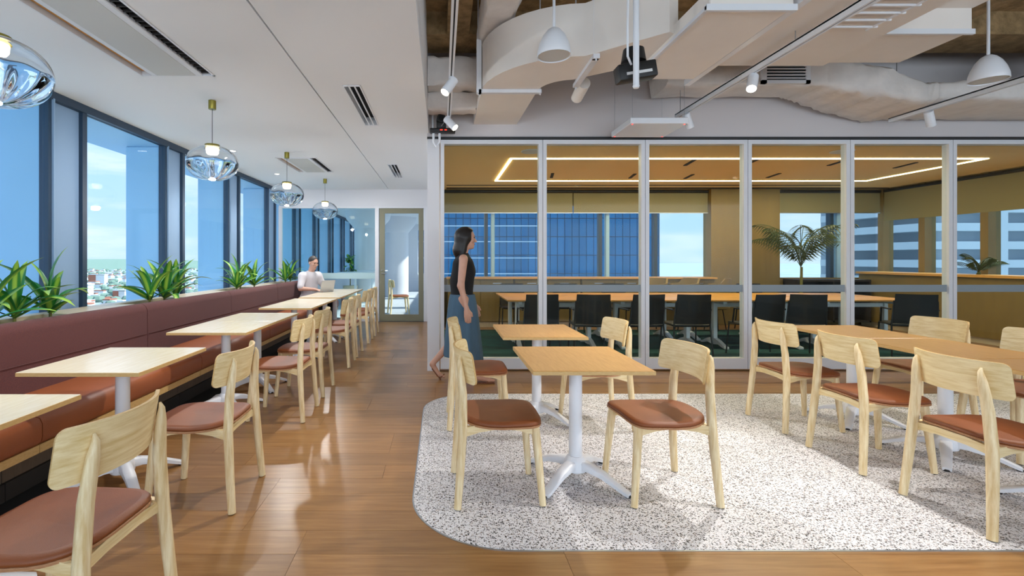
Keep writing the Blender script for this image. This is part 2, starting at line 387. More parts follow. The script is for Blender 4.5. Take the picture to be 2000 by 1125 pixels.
# bulkhead above the glass, wall end at its left
struct('wall_back', B(-.17, 10.2, YG-.02, YG+.38, ZG+.02, 3.9), 'bulkhead')
tag(B(-.17, 10.2, YG-.035, YG+.06, ZG, ZG+.022).build('trim_1', 'black_metal'), kind='structure')
struct('wall_partition', MB().box(-.168, -.022, YG-.01, YF+.1, 0, ZG+.05), 'wall_white')
struct('wall_right', B(10.1, 10.3, -4, YG+.4, 0, 4), 'wall_white')
rear = MB()
for x in (-3.5, -1.5, .5, 2.5, 4.5, 6.5, 8.5, 10.1): rear.box(x-.05, x+.05, -4.1, -4.0, 0, 3.9)
rear.box(-3.6, 10.2, -4.1, -4, 0, .3); rear.box(-3.6, 10.2, -4.1, -4, 3.2, 4.0)
struct('wall_rear', rear, 'wall_white')

# ------------------------------------------------------------------ left facade
struct('wall_left', B(XW-.2, XW+.03, -4, 21, 0, .85), 'wall_white')
head = B(XW-.06, XW+.02, -4, 21, 2.77, ZC+.05); struct('trim_2', head, 'dark_frame')
struct('trim_3', B(-4.35, XW-.07, -4, 21, 2.775, 3.1), 'pilaster_blue')
pane_m = B(-.012, .012, 0, 1.33, .86, 2.77).mesh('pane', 'window_glass'); pane_s = MB().rbox(-.03, .0, .0, .35, .86, 2.77, .004, 1).mesh('pilaster_face', 'pilaster_face')
pil_m = MB().rbox(-.49, -.03, .0, .41, -.4, 2.775, .012, 1).mesh('pilaster', 'pilaster_blue')
mul_m = MB().box(-.05, .035, -.03, .03, .85, 2.78).mesh('mullion', 'dark_frame'); gap_m = B(-.03, .045, -.008, .008, .85, 2.78).mesh('mullion_strip', 'pilaster_face')
for i, k in enumerate(range(-4, 9)):
    s0 = 4.33+1.82*k
    w = thing('window_%d' % (i+1), None, None, (XW-.03, s0, 0)); tag(w, kind='structure')
    inst(pane_m, 'pane', w, (0, -1.37, 0)); inst(pane_s, 'pilaster_face', w, (0, .03, 0)); inst(pil_m, 'pilaster', w)
    inst(mul_m, 'mullion', w); inst(gap_m, 'mullion_strip', w, (.01, .012, 0)); inst(mul_m, 'mullion', w, (0, .41, 0))
# sill with planter openings
PLY = [3.62, 5.42, 7.6, 9.72]
sb = MB(); y = -4
for p in PLY:
    h = .46; sb.box(XW+.02, -2.84, y, p-h, .835, .875); sb.box(XW+.02, -3.36, p-h, p+h, .835, .875); sb.box(-2.94, -2.84, p-h, p+h, .835, .875); y = p+h
sb.box(XW+.02, -2.84, y, YF-.04, .835, .875); sb.box(-2.86, -2.84, -4, YF-.04, 0, .835)
tag(sb.build('trim_4', 'sill_wood'), 'pale timber window ledge with planter openings behind the banquette', kind='structure')

# ------------------------------------------------------------------ far partition with the door (Y = 10.41)
pf = MB()
pf.box(XW, -.17, YF, YF+.1, 2.475, 2.85)
struct('wall_far', pf, 'wall_white')
ff = MB(); ff.box(XW, -.17, YF-.02, YF+.08, 2.44, 2.475); ff.box(-1.425, -1.345, YF-.02, YF+.08, 0, 2.44); ff.box(-.375, -.17, YF-.02, YF+.08, 0, 2.44); ff.box(XW, -3.44, YF-.02, YF+.08, .0, 2.44); ff.box(-3.44, -1.425, YF-.02, YF+.08, 0, .08)
tag(ff.build('trim_5', 'frame_white'), kind='structure')
wf = thing('window_20', None, None, (0, YF, 0)); tag(wf, 'fixed glass partition beside the olive door', kind='structure')
for a, bb in ((-3.44, -2.43), (-2.425, -1.425)): B(a, bb, .03, .045, .08, 2.44).build('pane', 'far_glass', wf)
B(-3.0, -1.425, .026, .03, .92, 1.045).build('band', 'frost_pale' if 'frost_pale' in MATS else 'far_glass', wf)
dr = thing('door_1', None, None, (0, YF, 0)); tag(dr, 'olive framed glass door at the end of the aisle', kind='structure')
B(-1.335, -1.22, 0, .05, .01, 2.435).build('stile', 'olive_door', dr); B(-.49, -.385, 0, .05, .01, 2.435).build('stile', 'olive_door', dr)
B(-1.22, -.49, 0, .05, 2.33, 2.435).build('top_rail', 'olive_door', dr); B(-1.22, -.49, 0, .05, .01, .15).build('bottom_rail', 'olive_door', dr)
B(-1.22, -.49, .02, .032, .15, 2.33).build('pane', 'partition_glass', dr)
MB().tube([(-1.28, -.01, 1.04), (-1.28, -.05, 1.04), (-1.17, -.055, 1.04)], .011, 8).lathe([(.026, 0), (.026, .01)], (-1.28, -.01, 1.1), 12).build('handle', 'steel', dr)
# the room beyond
struct('floor_far', B(-3.6, -.1, YF+.1, 21, -.3, 0), 'carpet_grey')
struct('ceiling_far', B(-3.6, -.1, YF+.1, 21, ZC, ZC+.2), 'ceiling_white')
fw = MB(); fw.box(-3.6, -.1, 20.6, 20.8, 0, .7); fw.box(-3.6, -.1, 20.6, 20.8, 2.6, 2.9); fw.box(-.2, -.1, YF+.1, 20.6, 0, .7); fw.box(-.2, -.1, YF+.1, 20.6, 2.5, 2.85); [fw.box(-.2, -.1, yy, yy+.5, .7, 2.5) for yy in (YF+.1, 13.2, 16.4, 20.1)]; fw.box(-3.5, -1.0, 20.6, 20.8, .7, 2.6)
struct('wall_far_room', fw, 'wall_white')
for nm, x, yy, r in (('column_round', -2.3, 15.2, .43), ('column_round', -1.62, 17.5, .43)):
    o = MB().lathe([(r, 0), (r, 2.3), (r+.02, 2.32), (r+.25, 2.6), (r+.3, ZC)], (0, 0, 0), 32).build(nm, 'wall_white'); o.location = (x, yy, 0); tag(o, kind='structure')
def round_table(x, y, label):
    t = thing('round_table', label, 'table', (x, y, 0), 0, 'high round tables beyond the glass')
    MB().lathe([(.0, 1.0), (.44, 1.0), (.45, 1.012), (.44, 1.025), (0, 1.025)], n=28, cap=False).build('top', 'white_metal', t)
    MB().lathe([(.25, 0), (.25, .015), (.03, .03), (.03, 1.0)], n=20).build('pedestal', 'white_metal', t)
round_table(-2.15, 12.1, 'nearer white round table just beyond the far glass'); round_table(-2.0, 14.0, 'farther white round table beyond the far glass')

# ------------------------------------------------------------------ meeting room shell
struct('floor_meeting', B(-.02, XE, YG+.02, YB+.1, -.3, -.002), 'floor_plank')
tag(B(.05, 7.6, YG+.15, 9.15, -.002, .006).build('floor_carpet', 'carpet_teal'), 'dark teal patterned carpet under the meeting tables', kind='structure')
struct('ceiling_meeting', B(-.02, XE+.1, YG+.38, YB+.1, 2.78, 2.9), 'meeting_ceiling')
mw = MB()                      # window wall of the meeting room
mw.box(-.02, XE, YB, YB+.15, 0, .96); mw.box(-.02, XE, YB, YB+.15, 2.45, 2.85); mw.box(5.5, 6.9, YB-.15, YB+.15, 0, 2.8); mw.box(-.02, .04, YB, YB+.15, 0, 2.8)
struct('wall_meeting', mw, 'meeting_wood')
mr_ = MB(); mr_.box(XE, XE+.15, YG+.3, YB+.1, 0, .98); mr_.box(XE, XE+.15, YG+.3, YB+.1, 2.45, 2.85)
for yy in (6.9, 8.05, 9.1, 9.95): mr_.box(XE-.06, XE+.15, yy-.06, yy+.06, 0, 2.8)
struct('wall_meeting_right', mr_, 'meeting_wood')
wi = thing('window_21', None, None); tag(wi, kind='structure')
for x, dark in ((.93, 1), (1.07, 0), (2.1, 0), (3.3, 1), (3.45, 0), (4.45, 1), (8.1, 1), (8.24, 0)):
    B(x-.035, x+.035, YB+.02, YB+.14, .96, 2.45).build('mullion', 'dark_frame' if dark else 'pilaster_blue', wi)
for a, bb in ((.04, .93), (1.0, 3.3), (3.4, 5.5), (6.9, 8.1), (8.2, 9.05)): B(a, bb, YB+.07, YB+.085, .96, 2.45).build('pane', 'partition_glass', wi)
wi2 = thing('window_22', None, None); tag(wi2, kind='structure')
for a, bb in ((6.1, 6.84), (6.96, 7.99), (8.11, 9.04), (9.16, 9.89)): B(XE+.07, XE+.085, a, bb, .98, 2.45).build('pane', 'partition_glass', wi2)
bl = {}
for i, (a, bb, lb) in enumerate(((.06, 2.7, 'roller blind over the blue tower, leftmost in the meeting room'), (2.72, 5.48, 'second roller blind, left of the wood column'), (6.92, 9.02, 'roller blind behind the palm'))):
    t = thing('roller_blind', lb, 'blind', (0, 0, 0), 0, 'roller blinds in the meeting room')
    B(a, bb, YB-.06, YB-.055, 2.3, 2.72).build('fabric', 'blind', t); MB().tube([(a, YB-.06, 2.73), (bb, YB-.06, 2.73)], .03, 10).build('roller', 'black_metal', t); B(a, bb, YB-.068, YB-.05, 2.285, 2.302).build('bottom_bar', 'steel', t)
t = thing('roller_blind', 'long roller blind on the right-hand wall of the meeting room', 'blind', (0, 0, 0), 0, 'roller blinds in the meeting room')
B(XE-.075, XE-.07, 6.1, 9.85, 2.12, 2.72).build('fabric', 'blind', t); MB().tube([(XE-.07, 6.1, 2.73), (XE-.07, 9.85, 2.73)], .03, 10).build('roller', 'black_metal', t)
# pelmet trim lines in the meeting ceiling
tag(MB().box(.1, 7.9, 9.35, 9.4, 2.772, 2.781).box(.1, 9.0, 9.7, 9.78, 2.765, 2.781).build('trim_6', 'black_kick'), kind='structure')
# LED rectangle
t = thing('light_strip', 'glowing rectangular strip light recessed in the meeting room ceiling', 'light')
for a in ((.98, 7.8, 6.88, 6.915), (.98, 7.8, 8.83, 8.865), (.98, 1.015, 6.88, 8.865), (7.765, 7.8, 6.88, 8.865)): B(*a, 2.768, 2.781).build('light_bar', 'led_warm', t)
lamp('meeting_strip_light', 'AREA', (4.4, 6.9, 2.76), 45, (1, .84, .55), t, shape='RECTANGLE', size=6.8, size_y=.05)
lamp('meeting_strip_light', 'AREA', (4.4, 8.85, 2.76), 45, (1, .84, .55), t, shape='RECTANGLE', size=6.8, size_y=.05)
sv = B(-.22, .22, -.025, .025, -.004, .006).mesh('slot', 'black_kick')
for i, (x, yy) in enumerate(((1.9, 8.3), (3.7, 7.2), (3.3, 8.35), (4.6, 7.2), (4.3, 8.4), (5.9, 7.2), (5.7, 8.3), (7.1, 7.4))):
    o = inst(sv, 'ceiling_slot', None, (x, yy, 2.775), (0, 0, R(80))); tag(o, 'dark slot vent in the meeting room ceiling, %s from the left in the %s row' % (('first', 'second', 'third', 'fourth')[i//2], ('rear', 'front')[i % 2]), 'vent', 'slot vents of the meeting room ceiling')
cs = MB().lathe([(0, -.006), (.13, -.006), (.14, .004)], n=24).mesh('speaker_grille', 'perforated')
for i, (x, yy, lb) in enumerate(((1.2, 6.45, 'round ceiling speaker above the first glass panel'), (5.35, 6.45, 'round ceiling speaker above the fourth glass panel'))):
    tag(inst(cs, 'ceiling_speaker', None, (x, yy, 2.775)), lb, 'speaker', 'ceiling speakers of the meeting room')

# ------------------------------------------------------------------ sliding glass panels
GE = [-.014]+[1.217+1.231*k for k in range(6)]
ordn = ['first', 'second', 'third', 'fourth', 'fifth', 'sixth']
for i in range(6):
    a, bb = GE[i]+.003, GE[i+1]-.003
    p = thing('glass_partition', '%s white-framed sliding glass partition counted from the aisle' % ordn[i], 'partition', (0, YG, 0), 0, 'sliding glass panels of the meeting room')
    B(a, a+.045, 0, .085, .02, ZG-.005).build('stile', 'frame_white', p); B(bb-.045, bb, 0, .085, .02, ZG-.005).build('stile', 'frame_white', p)
    B(a+.045, bb-.045, 0, .085, ZG-.055, ZG-.005).build('top_rail', 'frame_white', p); B(a+.045, bb-.045, 0, .085, .02, .15).build('bottom_rail', 'frame_white', p)
    B(a+.045, bb-.045, .03, .042, .15, ZG-.055).build('pane', 'partition_glass', p)
    B(a+.045, bb-.045, .026, .03, .945, 1.03).build('band', 'frost', p)

# ------------------------------------------------------------------ outside: ground, towers, suburbs
gm = MB().lathe([(0, 0), (300, 0), (1500, 0), (14000, 0)], (0, 0, -92), 48, cap=False)
tag(gm.build('ground_outside', 'ground'), kind='structure')
tw = thing('glass_tower', 'blue glass office tower seen through the meeting room windows', 'building', (0, 80, 0))
B(-30, 36.2, .2, 30, -92, 45).build('core', 'tower_line', tw)
tp = MB().rbox(.05, 1.15, -.04, .2, .06, 3.0, .02, 1).mesh('pane', 'tower_blue')
st = MB()
for r_ in range(-6, 12):
    for q in range(-16, 30):
        x, z = q*1.2, r_*3.05-1.0
        if -1 <= q <= 29 and -2 <= r_ <= 3: inst(tp, 'pane', tw, (x, 0, z))
        else: st.box(x+.05, x+1.15, -.04, .2, z+.06, z+3.0)
tag(st.build('far_panes', 'tower_blue', tw), kind='stuff')
for z in (-1.0, 1.6, 4.3, 6.9): B(-18, 17, -.2, .1, z-.07, z+.07).build('band', 'tower_band', tw)
ap = thing('apartment_tower', 'pale apartment tower with stepped balconies beyond the right-hand windows', 'building', (84, 82, 0))
B(0, 40, 0, 25, -92, 40).build('body', 'apartment_glass', ap)
bs = MB().box(-4, 0, -2.0, 20, 0, 1.3).box(0, 40, -2.0, 0, 0, 1.3).mesh('balcony', 'apartment')
for k in range(-5, 8): inst(bs, 'balcony', ap, (0, 0, k*3.05))
for k in range(5): B(k*9-.6, k*9+.6, -2.2, 0, -92, 40).build('pier', 'apartment', ap)
rnd = random.Random(3)
hs_, rf_, tr_ = MB(), MB(), MB()
for i in range(900):
    yy = 700+rnd.random()**1.6*3800; xx = -yy*(.45+.75*rnd.random())
    w_, d_, h_ = rnd.uniform(10, 34), rnd.uniform(8, 22), rnd.choice([5, 6, 7, 9, 12])
    tgt = hs_
    tgt.box(xx, xx+w_, yy, yy+d_, -92, -92+h_)
    if rnd.random() < .45: rf_.box(xx-1, xx+w_+1, yy-1, yy+d_+1, -92+h_, -92+h_+2.2)
for i in range(1300):
    yy = 600+rnd.random()**1.5*4200; xx = -yy*(.42+.8*rnd.random()); r_ = rnd.uniform(6, 15)
    tr_.lathe([(r_*.6, 0), (r_, r_*.45), (r_*.7, r_*.9), (0, r_*1.1)], (xx, yy, -92), 7, cap=False)
sub = thing('suburb', 'suburb of low houses and haze-tinted trees far below the left windows', 'city', kind='stuff')
hs_.build('houses', 'house_white', sub); rf_.build('roofs', 'roof_red', sub); tr_.build('trees', 'tree_hazed', sub)
hl = MB().lathe([(2600, -92), (1500, -10), (500, 22), (0, 30)], (-4200, 6200, -20), 40); hl.lathe([(2600, -92), (1200, -30), (0, 5)], (-8000, 6000, 0), 40)
tag(hl.build('distant_hill', 'tree_hazed'), 'long low green hill on the horizon beyond the suburb', 'hill')
big = [(-905, 1180, 42, 30, 'white apartment block with red-brown side in the suburb below'), (-760, 1120, 26, 20, 'small pale block beside the larger apartment block in the suburb'), (-1350, 1850, 60, 34, 'long white building among trees in the suburb')]
for x, yy, w_, h_, lb in big:
    t = thing('apartment_block', lb, 'building', (x, yy, -92), 0, 'larger buildings of the suburb')
    B(0, w_, 0, 20, 0, h_).build('wall', 'house_white', t); B(-1, w_*.45, -1, 21, 0, h_+1).build('side_wing', 'roof_red', t); B(-1.5, w_+1.5, -1.5, 21.5, h_+1, h_+3).build('roof', 'apartment', t)

# ------------------------------------------------------------------ banquette along the windows
BY = [.87, 2.66, 4.43, 6.2, 7.97, 9.3, 10.34]
blab = ['nearest banquette section at the left edge of the photo', 'banquette section behind the second table', 'banquette section behind the third and fourth tables', 'banquette section level with the second glass pendant', 'banquette section just before the man', 'last banquette section against the far partition, where the man sits']
for i in range(6):
    y0, y1 = BY[i]+.003, BY[i+1]-.003
    t = thing('banquette', blab[i], 'banquette', (0, y0, 0), 0, 'banquette sections under the windows'); L = y1-y0
    prof = [(-2.2, .335), (-2.195, .36), (-2.195, .43), (-2.21, .46), (-2.25, .474), (-2.6, .47), (-2.72, .465), (-2.72, .315), (-2.22, .315)]
    MB().loft([[(x, 0, z) for x, z in prof], [(x, .006, z) for x, z in prof], [(x, L, z) for x, z in prof]]).build('seat_cushion', 'leather_bench', t, 50)
    prof = [(-2.69, .40), (-2.695, .86)]+[(-2.765+.07*math.cos(R(a)), .86+.07*math.sin(R(a))) for a in range(10, 181, 17)]+[(-2.835, .40)]
    MB().loft([[(x, 0, z) for x, z in prof], [(x, L, z) for x, z in prof]]).build('back_cushion', 'fabric_plum', t, 50)
    B(-2.697, -2.688, .02, L-.02, .655, .659).build('seam', 'fabric_plum', t)
    B(-2.72, -2.21, 0, L, .27, .315).build('seat_rail', 'ply_edge', t)
    B(-2.72, -2.42, 0, L, .10, .27).build('plinth', 'plinth_wood', t); B(-2.72, -2.4, 0, L, 0, .10).build('kickboard', 'black_kick', t)

# ------------------------------------------------------------------ cafe table (local: top along Y, centred)
def arm_leg(mb, ang, r, zhub):
    pts = []; ca, sa = math.cos(ang), math.sin(ang)
    prof = [(.03, zhub), (.10, zhub-.008), (.18, zhub-.03), (.25, zhub-.062), (.31, .035), (r, .024)]
    rings = []
    for i, (d, z) in enumerate(prof):
        hw = .034-.012*i/5; th = [.05, .042, .034, .028, .024, .02][i]
        q = [(-hw, -th), (hw, -th), (hw*1.0, -th*.2), (hw*.7, 0), (-hw*.7, 0), (-hw, -th*.2)]
        rings.append([(d*ca-a*sa, d*sa+a*ca, z+b) for a, b in q])
    mb.loft(rings)
def make_table(topmat):
    t = thing('cafe_table', 'x', 'table')
    MB().rbox(-.325, .325, -.365, .365, .714, .737, .002, 1).build('top', topmat, t)
    e = MB()
    e.box(-.3265, -.325, -.3665, .3665, .7145, .7345); e.box(.325, .3265, -.3665, .3665, .7145, .7345); e.box(-.325, .325, -.3665, -.365, .7145, .7345); e.box(-.325, .325, .365, .3665, .7145, .7345)
    e.build('edge_band', 'ply_edge', t)
    MB().rbox(-.11, .11, -.11, .11, .702, .714, .003, 1).build('mounting_plate', 'black_metal', t)
    col = [[(rx*math.cos(R(a)), ry*math.sin(R(a)), z) for a in range(0, 360, 18)] for z, rx, ry in ((.13, .04, .04), (.705, .038, .038))]
    MB().loft(col).build('column', 'white_metal', t, 50)
    MB().lathe([(.062, .055), (.066, .06), (.066, .105), (.06, .125), (.045, .145)], n=24).build('hub', 'white_metal', t)
    for k in range(4):
        m_ = MB(); arm_leg(m_, R(45+90*k), .335, .125); l = m_.build('base_leg', 'white_metal', t, 50)
        ca, sa = math.cos(R(45+90*k)), math.sin(R(45+90*k)); MB().lathe([(.016, 0), (.018, .004), (.014, .012)], (.325*ca, .325*sa, 0), 12).build('foot_pad', 'black_plastic', l)
    return t
tA = make_table('oak_top_glare')
leftT = [(1.78, 'wood table with painted glare at the left edge, cut by the frame'), (2.92, 'wood table with painted glare standing alone behind the nearest left chair'), (4.32, 'front one of the pair of tables by the third left chair'), (5.06, 'rear one of the pair of tables by the fourth left chair'), (6.32, 'table with painted glare ahead of the man, nearer half of its pair'), (7.06, 'table with painted glare ahead of the man, farther half of its pair'), (7.99, 'nearest of the three joined tables in front of the man'), (8.73, 'middle table of three, carrying the laptop'), (9.47, 'last table of the window row, next to the far glass')]
for i, (y, lb) in enumerate(leftT):
    o = tA if i == 0 else copy_tree(tA)
    o.location = (-1.925, y, 0); o['label'] = lb; o['group'] = 'tables along the banquette'
tB = make_table('oak_top')
midT = [(.815, 2.935, 'front oak table in the middle of the terrazzo', 'middle tables'), (.80, 4.06, 'rear oak table in the middle, nearest the glass', 'middle tables'), (3.41, 4.01, 'far oak table of the right-hand row, nearest the glass', 'right-hand tables'), (3.41, 3.27, 'second oak table of the right-hand row from the glass', 'right-hand tables'), (3.41, 2.53, 'nearest oak table of the right-hand row, cut by the frame', 'right-hand tables')]
for i, (x, y, lb, g) in enumerate(midT):
    o = tB if i == 0 else copy_tree(tB)
    o.location = (x, y, .004); o['label'] = lb; o['group'] = g

# ------------------------------------------------------------------ wooden chair (local: faces +X)
def make_chair():
    t = thing('dining_chair', 'x', 'chair')
    # back legs
    for s in (-1, 1):
        pts = [(-.238, s*.225, .004), (-.222, s*.213, .2), (-.207, s*.198, .42), (-.207, s*.180, .6), (-.214, s*.172, .68), (-.221, s*.167, .74), (-.226, s*.163, .785), (-.220, s*.162, .805)]
        MB().tube(pts, [.020, .0225, .0245, .0235, .0215, .0185, .011, .004], 12, up=(1, 0, 0)).build('back_leg', 'ash_wood', t, 50)
        pts = [(.225, s*.195, .004), (.205, s*.18, .24), (.188, s*.165, .43)]
        MB().tube(pts, [.018, .0215, .0245], 12, up=(1, 0, 0)).build('front_leg', 'ash_wood', t, 50)
        # arched side rail
        r = []
        for (x, y, z, h) in ((-.212, s*.196, .40, .052), (-.12, s*.188, .42, .040), (-.0, s*.18, .430, .028), (.10, s*.172, .420, .036), (.19, s*.166, .400, .05)):
            r.append([(x, y-.012, z-h/2), (x, y+.012, z-h/2), (x, y+.012, z+h/2), (x, y-.012, z+h/2)])
        MB().loft(r).build('side_rail', 'ash_rail', t)
        MB().lathe([(.012, 0), (.014, .003), (.012, .006)], (-.238, s*.225, 0), 10).lathe([(.012, 0), (.014, .003), (.012, .006)], (.225, s*.195, 0), 10).build('glide', 'black_plastic', t)
    # cross rails
    for x, y, z in ((-.19, .188, .405), (.165, .165, .408)):
        r = [[(x-.011, q*y, zz-.02), (x+.011, q*y, zz-.02), (x+.011, q*y, zz+.02), (x-.011, q*y, zz+.02)] for q, zz in ((-1, z), (-.4, z+.012), (.4, z+.012), (1, z))]
        MB().loft(r).build('cross_rail', 'ash_back', t)
    # seat outline: wide rounded front, narrower round back, slightly dished
    def outline(inset=0.0, n=44):
        P = []
        for k in range(n):
            a = 2*PI*k/n; ca, sa = math.cos(a), math.sin(a)
            p = 5.5 if ca > 0 else 3.4
            x = (.225-inset)*math.copysign(abs(ca)**(2/p), ca); w = (.236-inset)*(1-.13*max(0, -x/.225)**1.6 - .04*max(0, x/.225)**2)
            y = w*math.copysign(abs(sa)**(2/p), sa); P.append((x+.005, y))
        return P
    def dish(x, y): return -.022*(y/.23)**2*0.6 + .012*(abs(x)/.225)**2 - (.010*max(0, x-.12)/.1)
    def shell(insets):
        rings = []
        for ins, z in insets: rings.append([(x, y, z+dish(x, y)) for x, y in outline(ins)])
        return rings
    def closed(rings):
        m_ = MB(); n = len(rings[0]); m_.loft(rings, cap=False)
        # fill caps with concentric rings to keep the dish
        for top in (False, True):
            base = rings[-1] if top else rings[0]
            rr = [base]
            z0 = base[0][2]-dish(base[0][0], base[0][1])
            for s_ in (.75, .5, .25): rr.append([(x*s_, y*s_, z0+dish(x*s_, y*s_)) for x, y, z in base])
            m_.loft(rr, cap=False); m_.add(rr[-1], [tuple(range(n))])
        return m_
    closed(shell([(.006, .436), (0, .438), (0, .445), (.002, .447)])).build('seat_shell', 'ply_edge_red', t, 40)
    closed(shell([(.006, .447), (.002, .452), (.002, .459), (.010, .467), (.030, .470)])).build('seat_pad', 'leather_seat', t, 60)
    # curved backrest with rounded corners
    W, H, rc = .262, .09, .03; nU, nV = 44, 6
    front, back = [], []
    for layer, off in ((front, .006), (back, -.006)):
        for i in range(nU+1):
            u = -math.cos(PI*i/nU); s_ = u*W; d = max(0, abs(s_)-(W-rc)); h = H-(rc-math.sqrt(max(0, rc*rc-d*d)))
            th = s_/.42; row = []
            for j in range(nV+1):
                v = -1+2*j/nV; z = .748+v*h
                x = -.232+.42*(1-math.cos(th))*1.05-(z-.748)*.16; y = .42*math.sin(th)*.96
                nx, ny = math.cos(th), -math.sin(th)
                row.append((x+off*nx, y+off*ny, z))
            layer.append(row)
    def grid(rows):
        m_ = MB(); n = len(rows[0]); m_.add([p for r in rows for p in r], [(i*n+j, i*n+j+1, (i+1)*n+j+1, (i+1)*n+j) for i in range(len(rows)-1) for j in range(n-1)]); return m_
    m_ = grid(front); m2 = grid(back); m_.add(m2.v, m2.f)
    per = lambda L: [L[i][0] for i in range(nU+1)]+[L[nU][j] for j in range(1, nV+1)]+[L[i][nV] for i in range(nU-1, -1, -1)]+[L[0][j] for j in range(nV-1, 0, -1)]
    bo = m_.build('backrest', 'ash_back', t, 60)
    a, b2 = per(front), per(back); n = len(a)
    MB().add(a+b2, [(i, (i+1) % n, n+(i+1) % n, n+i) for i in range(n)]).build('edge_ply', 'ply_edge', bo)
    return t
ch0 = make_chair(); first = [True]
def put_chair(x, y, rz, label, group, z=0.0):
    o = ch0 if first[0] else copy_tree(ch0); first[0] = False
    o.location = (x, y, z); o.rotation_euler = (0, 0, R(rz)); o['label'] = label; o['group'] = group
for x, y, a, lb in ((-1.27, 1.64, 178, 'nearest wooden chair, large in the bottom left corner'), (-1.34, 2.755, 181, 'second wooden chair of the window row, alone at its table'), (-1.37, 4.175, 180, 'third chair of the window row from the camera'), (-1.385, 4.90, 180, 'fourth chair of the window row, beside the third'),
                    (-1.38, 6.17, 181, 'fifth chair of the window row'), (-1.39, 6.81, 180, 'sixth chair of the window row'), (-1.40, 7.90, 180, 'seventh chair of the window row, opposite the laptop table'), (-1.40, 8.64, 180, 'farthest chair of the window row, close to the door')):
    put_chair(x, y, a, lb, 'chairs along the window tables')
for x, y, a, lb in ((.32, 2.80, 1, 'wooden chair left of the front middle table'), (.30, 3.98, 0, 'wooden chair left of the rear middle table'), (1.245, 2.80, 184, 'wooden chair right of the front middle table'), (1.25, 3.95, 182, 'wooden chair right of the rear middle table')):
    put_chair(x, y, a, lb, 'chairs at the middle tables', .004)
for x, y, a, lb in ((2.86, 3.91, 0, 'chair on the near side of the right-hand row, closest to the glass'), (2.84, 3.20, -1, 'middle chair on the near side of the right-hand row'), (2.845, 2.505, -1, 'chair nearest the camera at the right-hand row'),
                    (3.98, 4.03, 180, 'chair across the right-hand table, only back and seat seen'), (3.98, 3.33, 180, 'chair across the right-hand table, cut by the right edge'), (5.62, 4.25, -6, 'chair facing away behind the others at the right edge')):
    put_chair(x, y, a, lb, 'chairs at the right-hand tables', .004)
put_chair(-1.05, 11.9, 15, 'wooden chair standing beyond the olive glass door', 'chairs beyond the door')

# ------------------------------------------------------------------ plants in the ledge
def leaf_mesh(L, W, droop, curl):
    n = 9; v = []; f = []; x = z = 0; a = 0
    for i in range(n+1):
        t = i/n; w = W*(math.sin(PI*min(1, t*.92+.10))**.7)*(1 if t < .98 else .12)
        ang = -droop*t*t+curl*math.sin(t*6)
        v += [(x, -w, z+w*.35), (x, -w*.3, z+w*.05), (x, w*.3, z+w*.05), (x, w, z+w*.35)]
        x += L/n*math.cos(ang); z += L/n*math.sin(ang)
    for i in range(n):
        for j in range(3): f.append((i*4+j, i*4+j+1, i*4+5+j, i*4+4+j))
    me = bpy.data.meshes.new('leaf'); me.from_pydata(v, [], f); me.materials.append(MATS['leaf_green']); me.polygons.foreach_set('use_smooth', [True]*len(me.polygons)); return me
LM = [leaf_mesh(.56, .042, 1.1, .06), leaf_mesh(.50, .046, .7, .03), leaf_mesh(.46, .038, 1.6, .07), leaf_mesh(.40, .044, .35, .03)]
def plant(x, y, z, sc, stems, nleaf, label, seed, spread=.3):
    rnd = random.Random(seed); t = thing('strap_leaf_plant', label, 'plant', (x, y, z), 0, 'strap-leaved plants in the window ledge')
    MB().box(-.2, .26, -.455, .455, -.14, -.055).build('soil_bed', 'soil', t)
    for s in range(stems):
        sy = (s-(stems-1)/2)*spread+rnd.uniform(-.03, .03); sx = rnd.uniform(-.06, .08); base = rnd.random()*6
        MB().tube([(sx, sy, -.06), (sx, sy, .06)], [.014, .01], 6).build('stem', 'stem', t)
        for k in range(nleaf):
            el = 84-66*(k/nleaf)**.8+rnd.uniform(-9, 9); az = base+k*2.4+rnd.uniform(-.3, .3)
            inst(rnd.choice(LM), 'leaf', t, (sx, sy, .02+.06*(1-k/nleaf)), (rnd.uniform(-.25, .25), -R(el), az), (sc*rnd.uniform(.75, 1.1),)*3).rotation_mode = 'XYZ'
plant(-3.10, 3.55, .875, 1.05, 3, 12, 'large leafy plant in the ledge at the left edge', 11)
plant(-3.12, 5.42, .875, 1.02, 3, 12, 'spreading leafy plant in the ledge below the second window', 12)
plant(-3.12, 7.6, .875, .95, 3, 12, 'dense leafy plant in the ledge third from the left', 13)
plant(-3.12, 9.72, .875, 1.0, 2, 10, 'leafy plant in the ledge just left of the man', 14)
# shrub behind the far column
t = thing('round_leaf_plant', 'bushy dark green plant beyond the far glass beside the column', 'plant', (-2.75, 14.6, 0))
MB().lathe([(.18, 0), (.22, .5), (.22, .55)], n=20).build('pot', 'sill_wood', t); MB().tube([(0, 0, .5), (0, 0, 1.3)], .015, 6).build('trunk', 'stem', t)
rl = leaf_mesh(.2, .06, .5, 0)
rnd = random.Random(5)
for k in range(34): inst(rl, 'leaf', t, (rnd.uniform(-.08, .08), rnd.uniform(-.08, .08), rnd.uniform(.75, 1.4)), (0, -R(rnd.uniform(-10, 60)), rnd.random()*6.3))

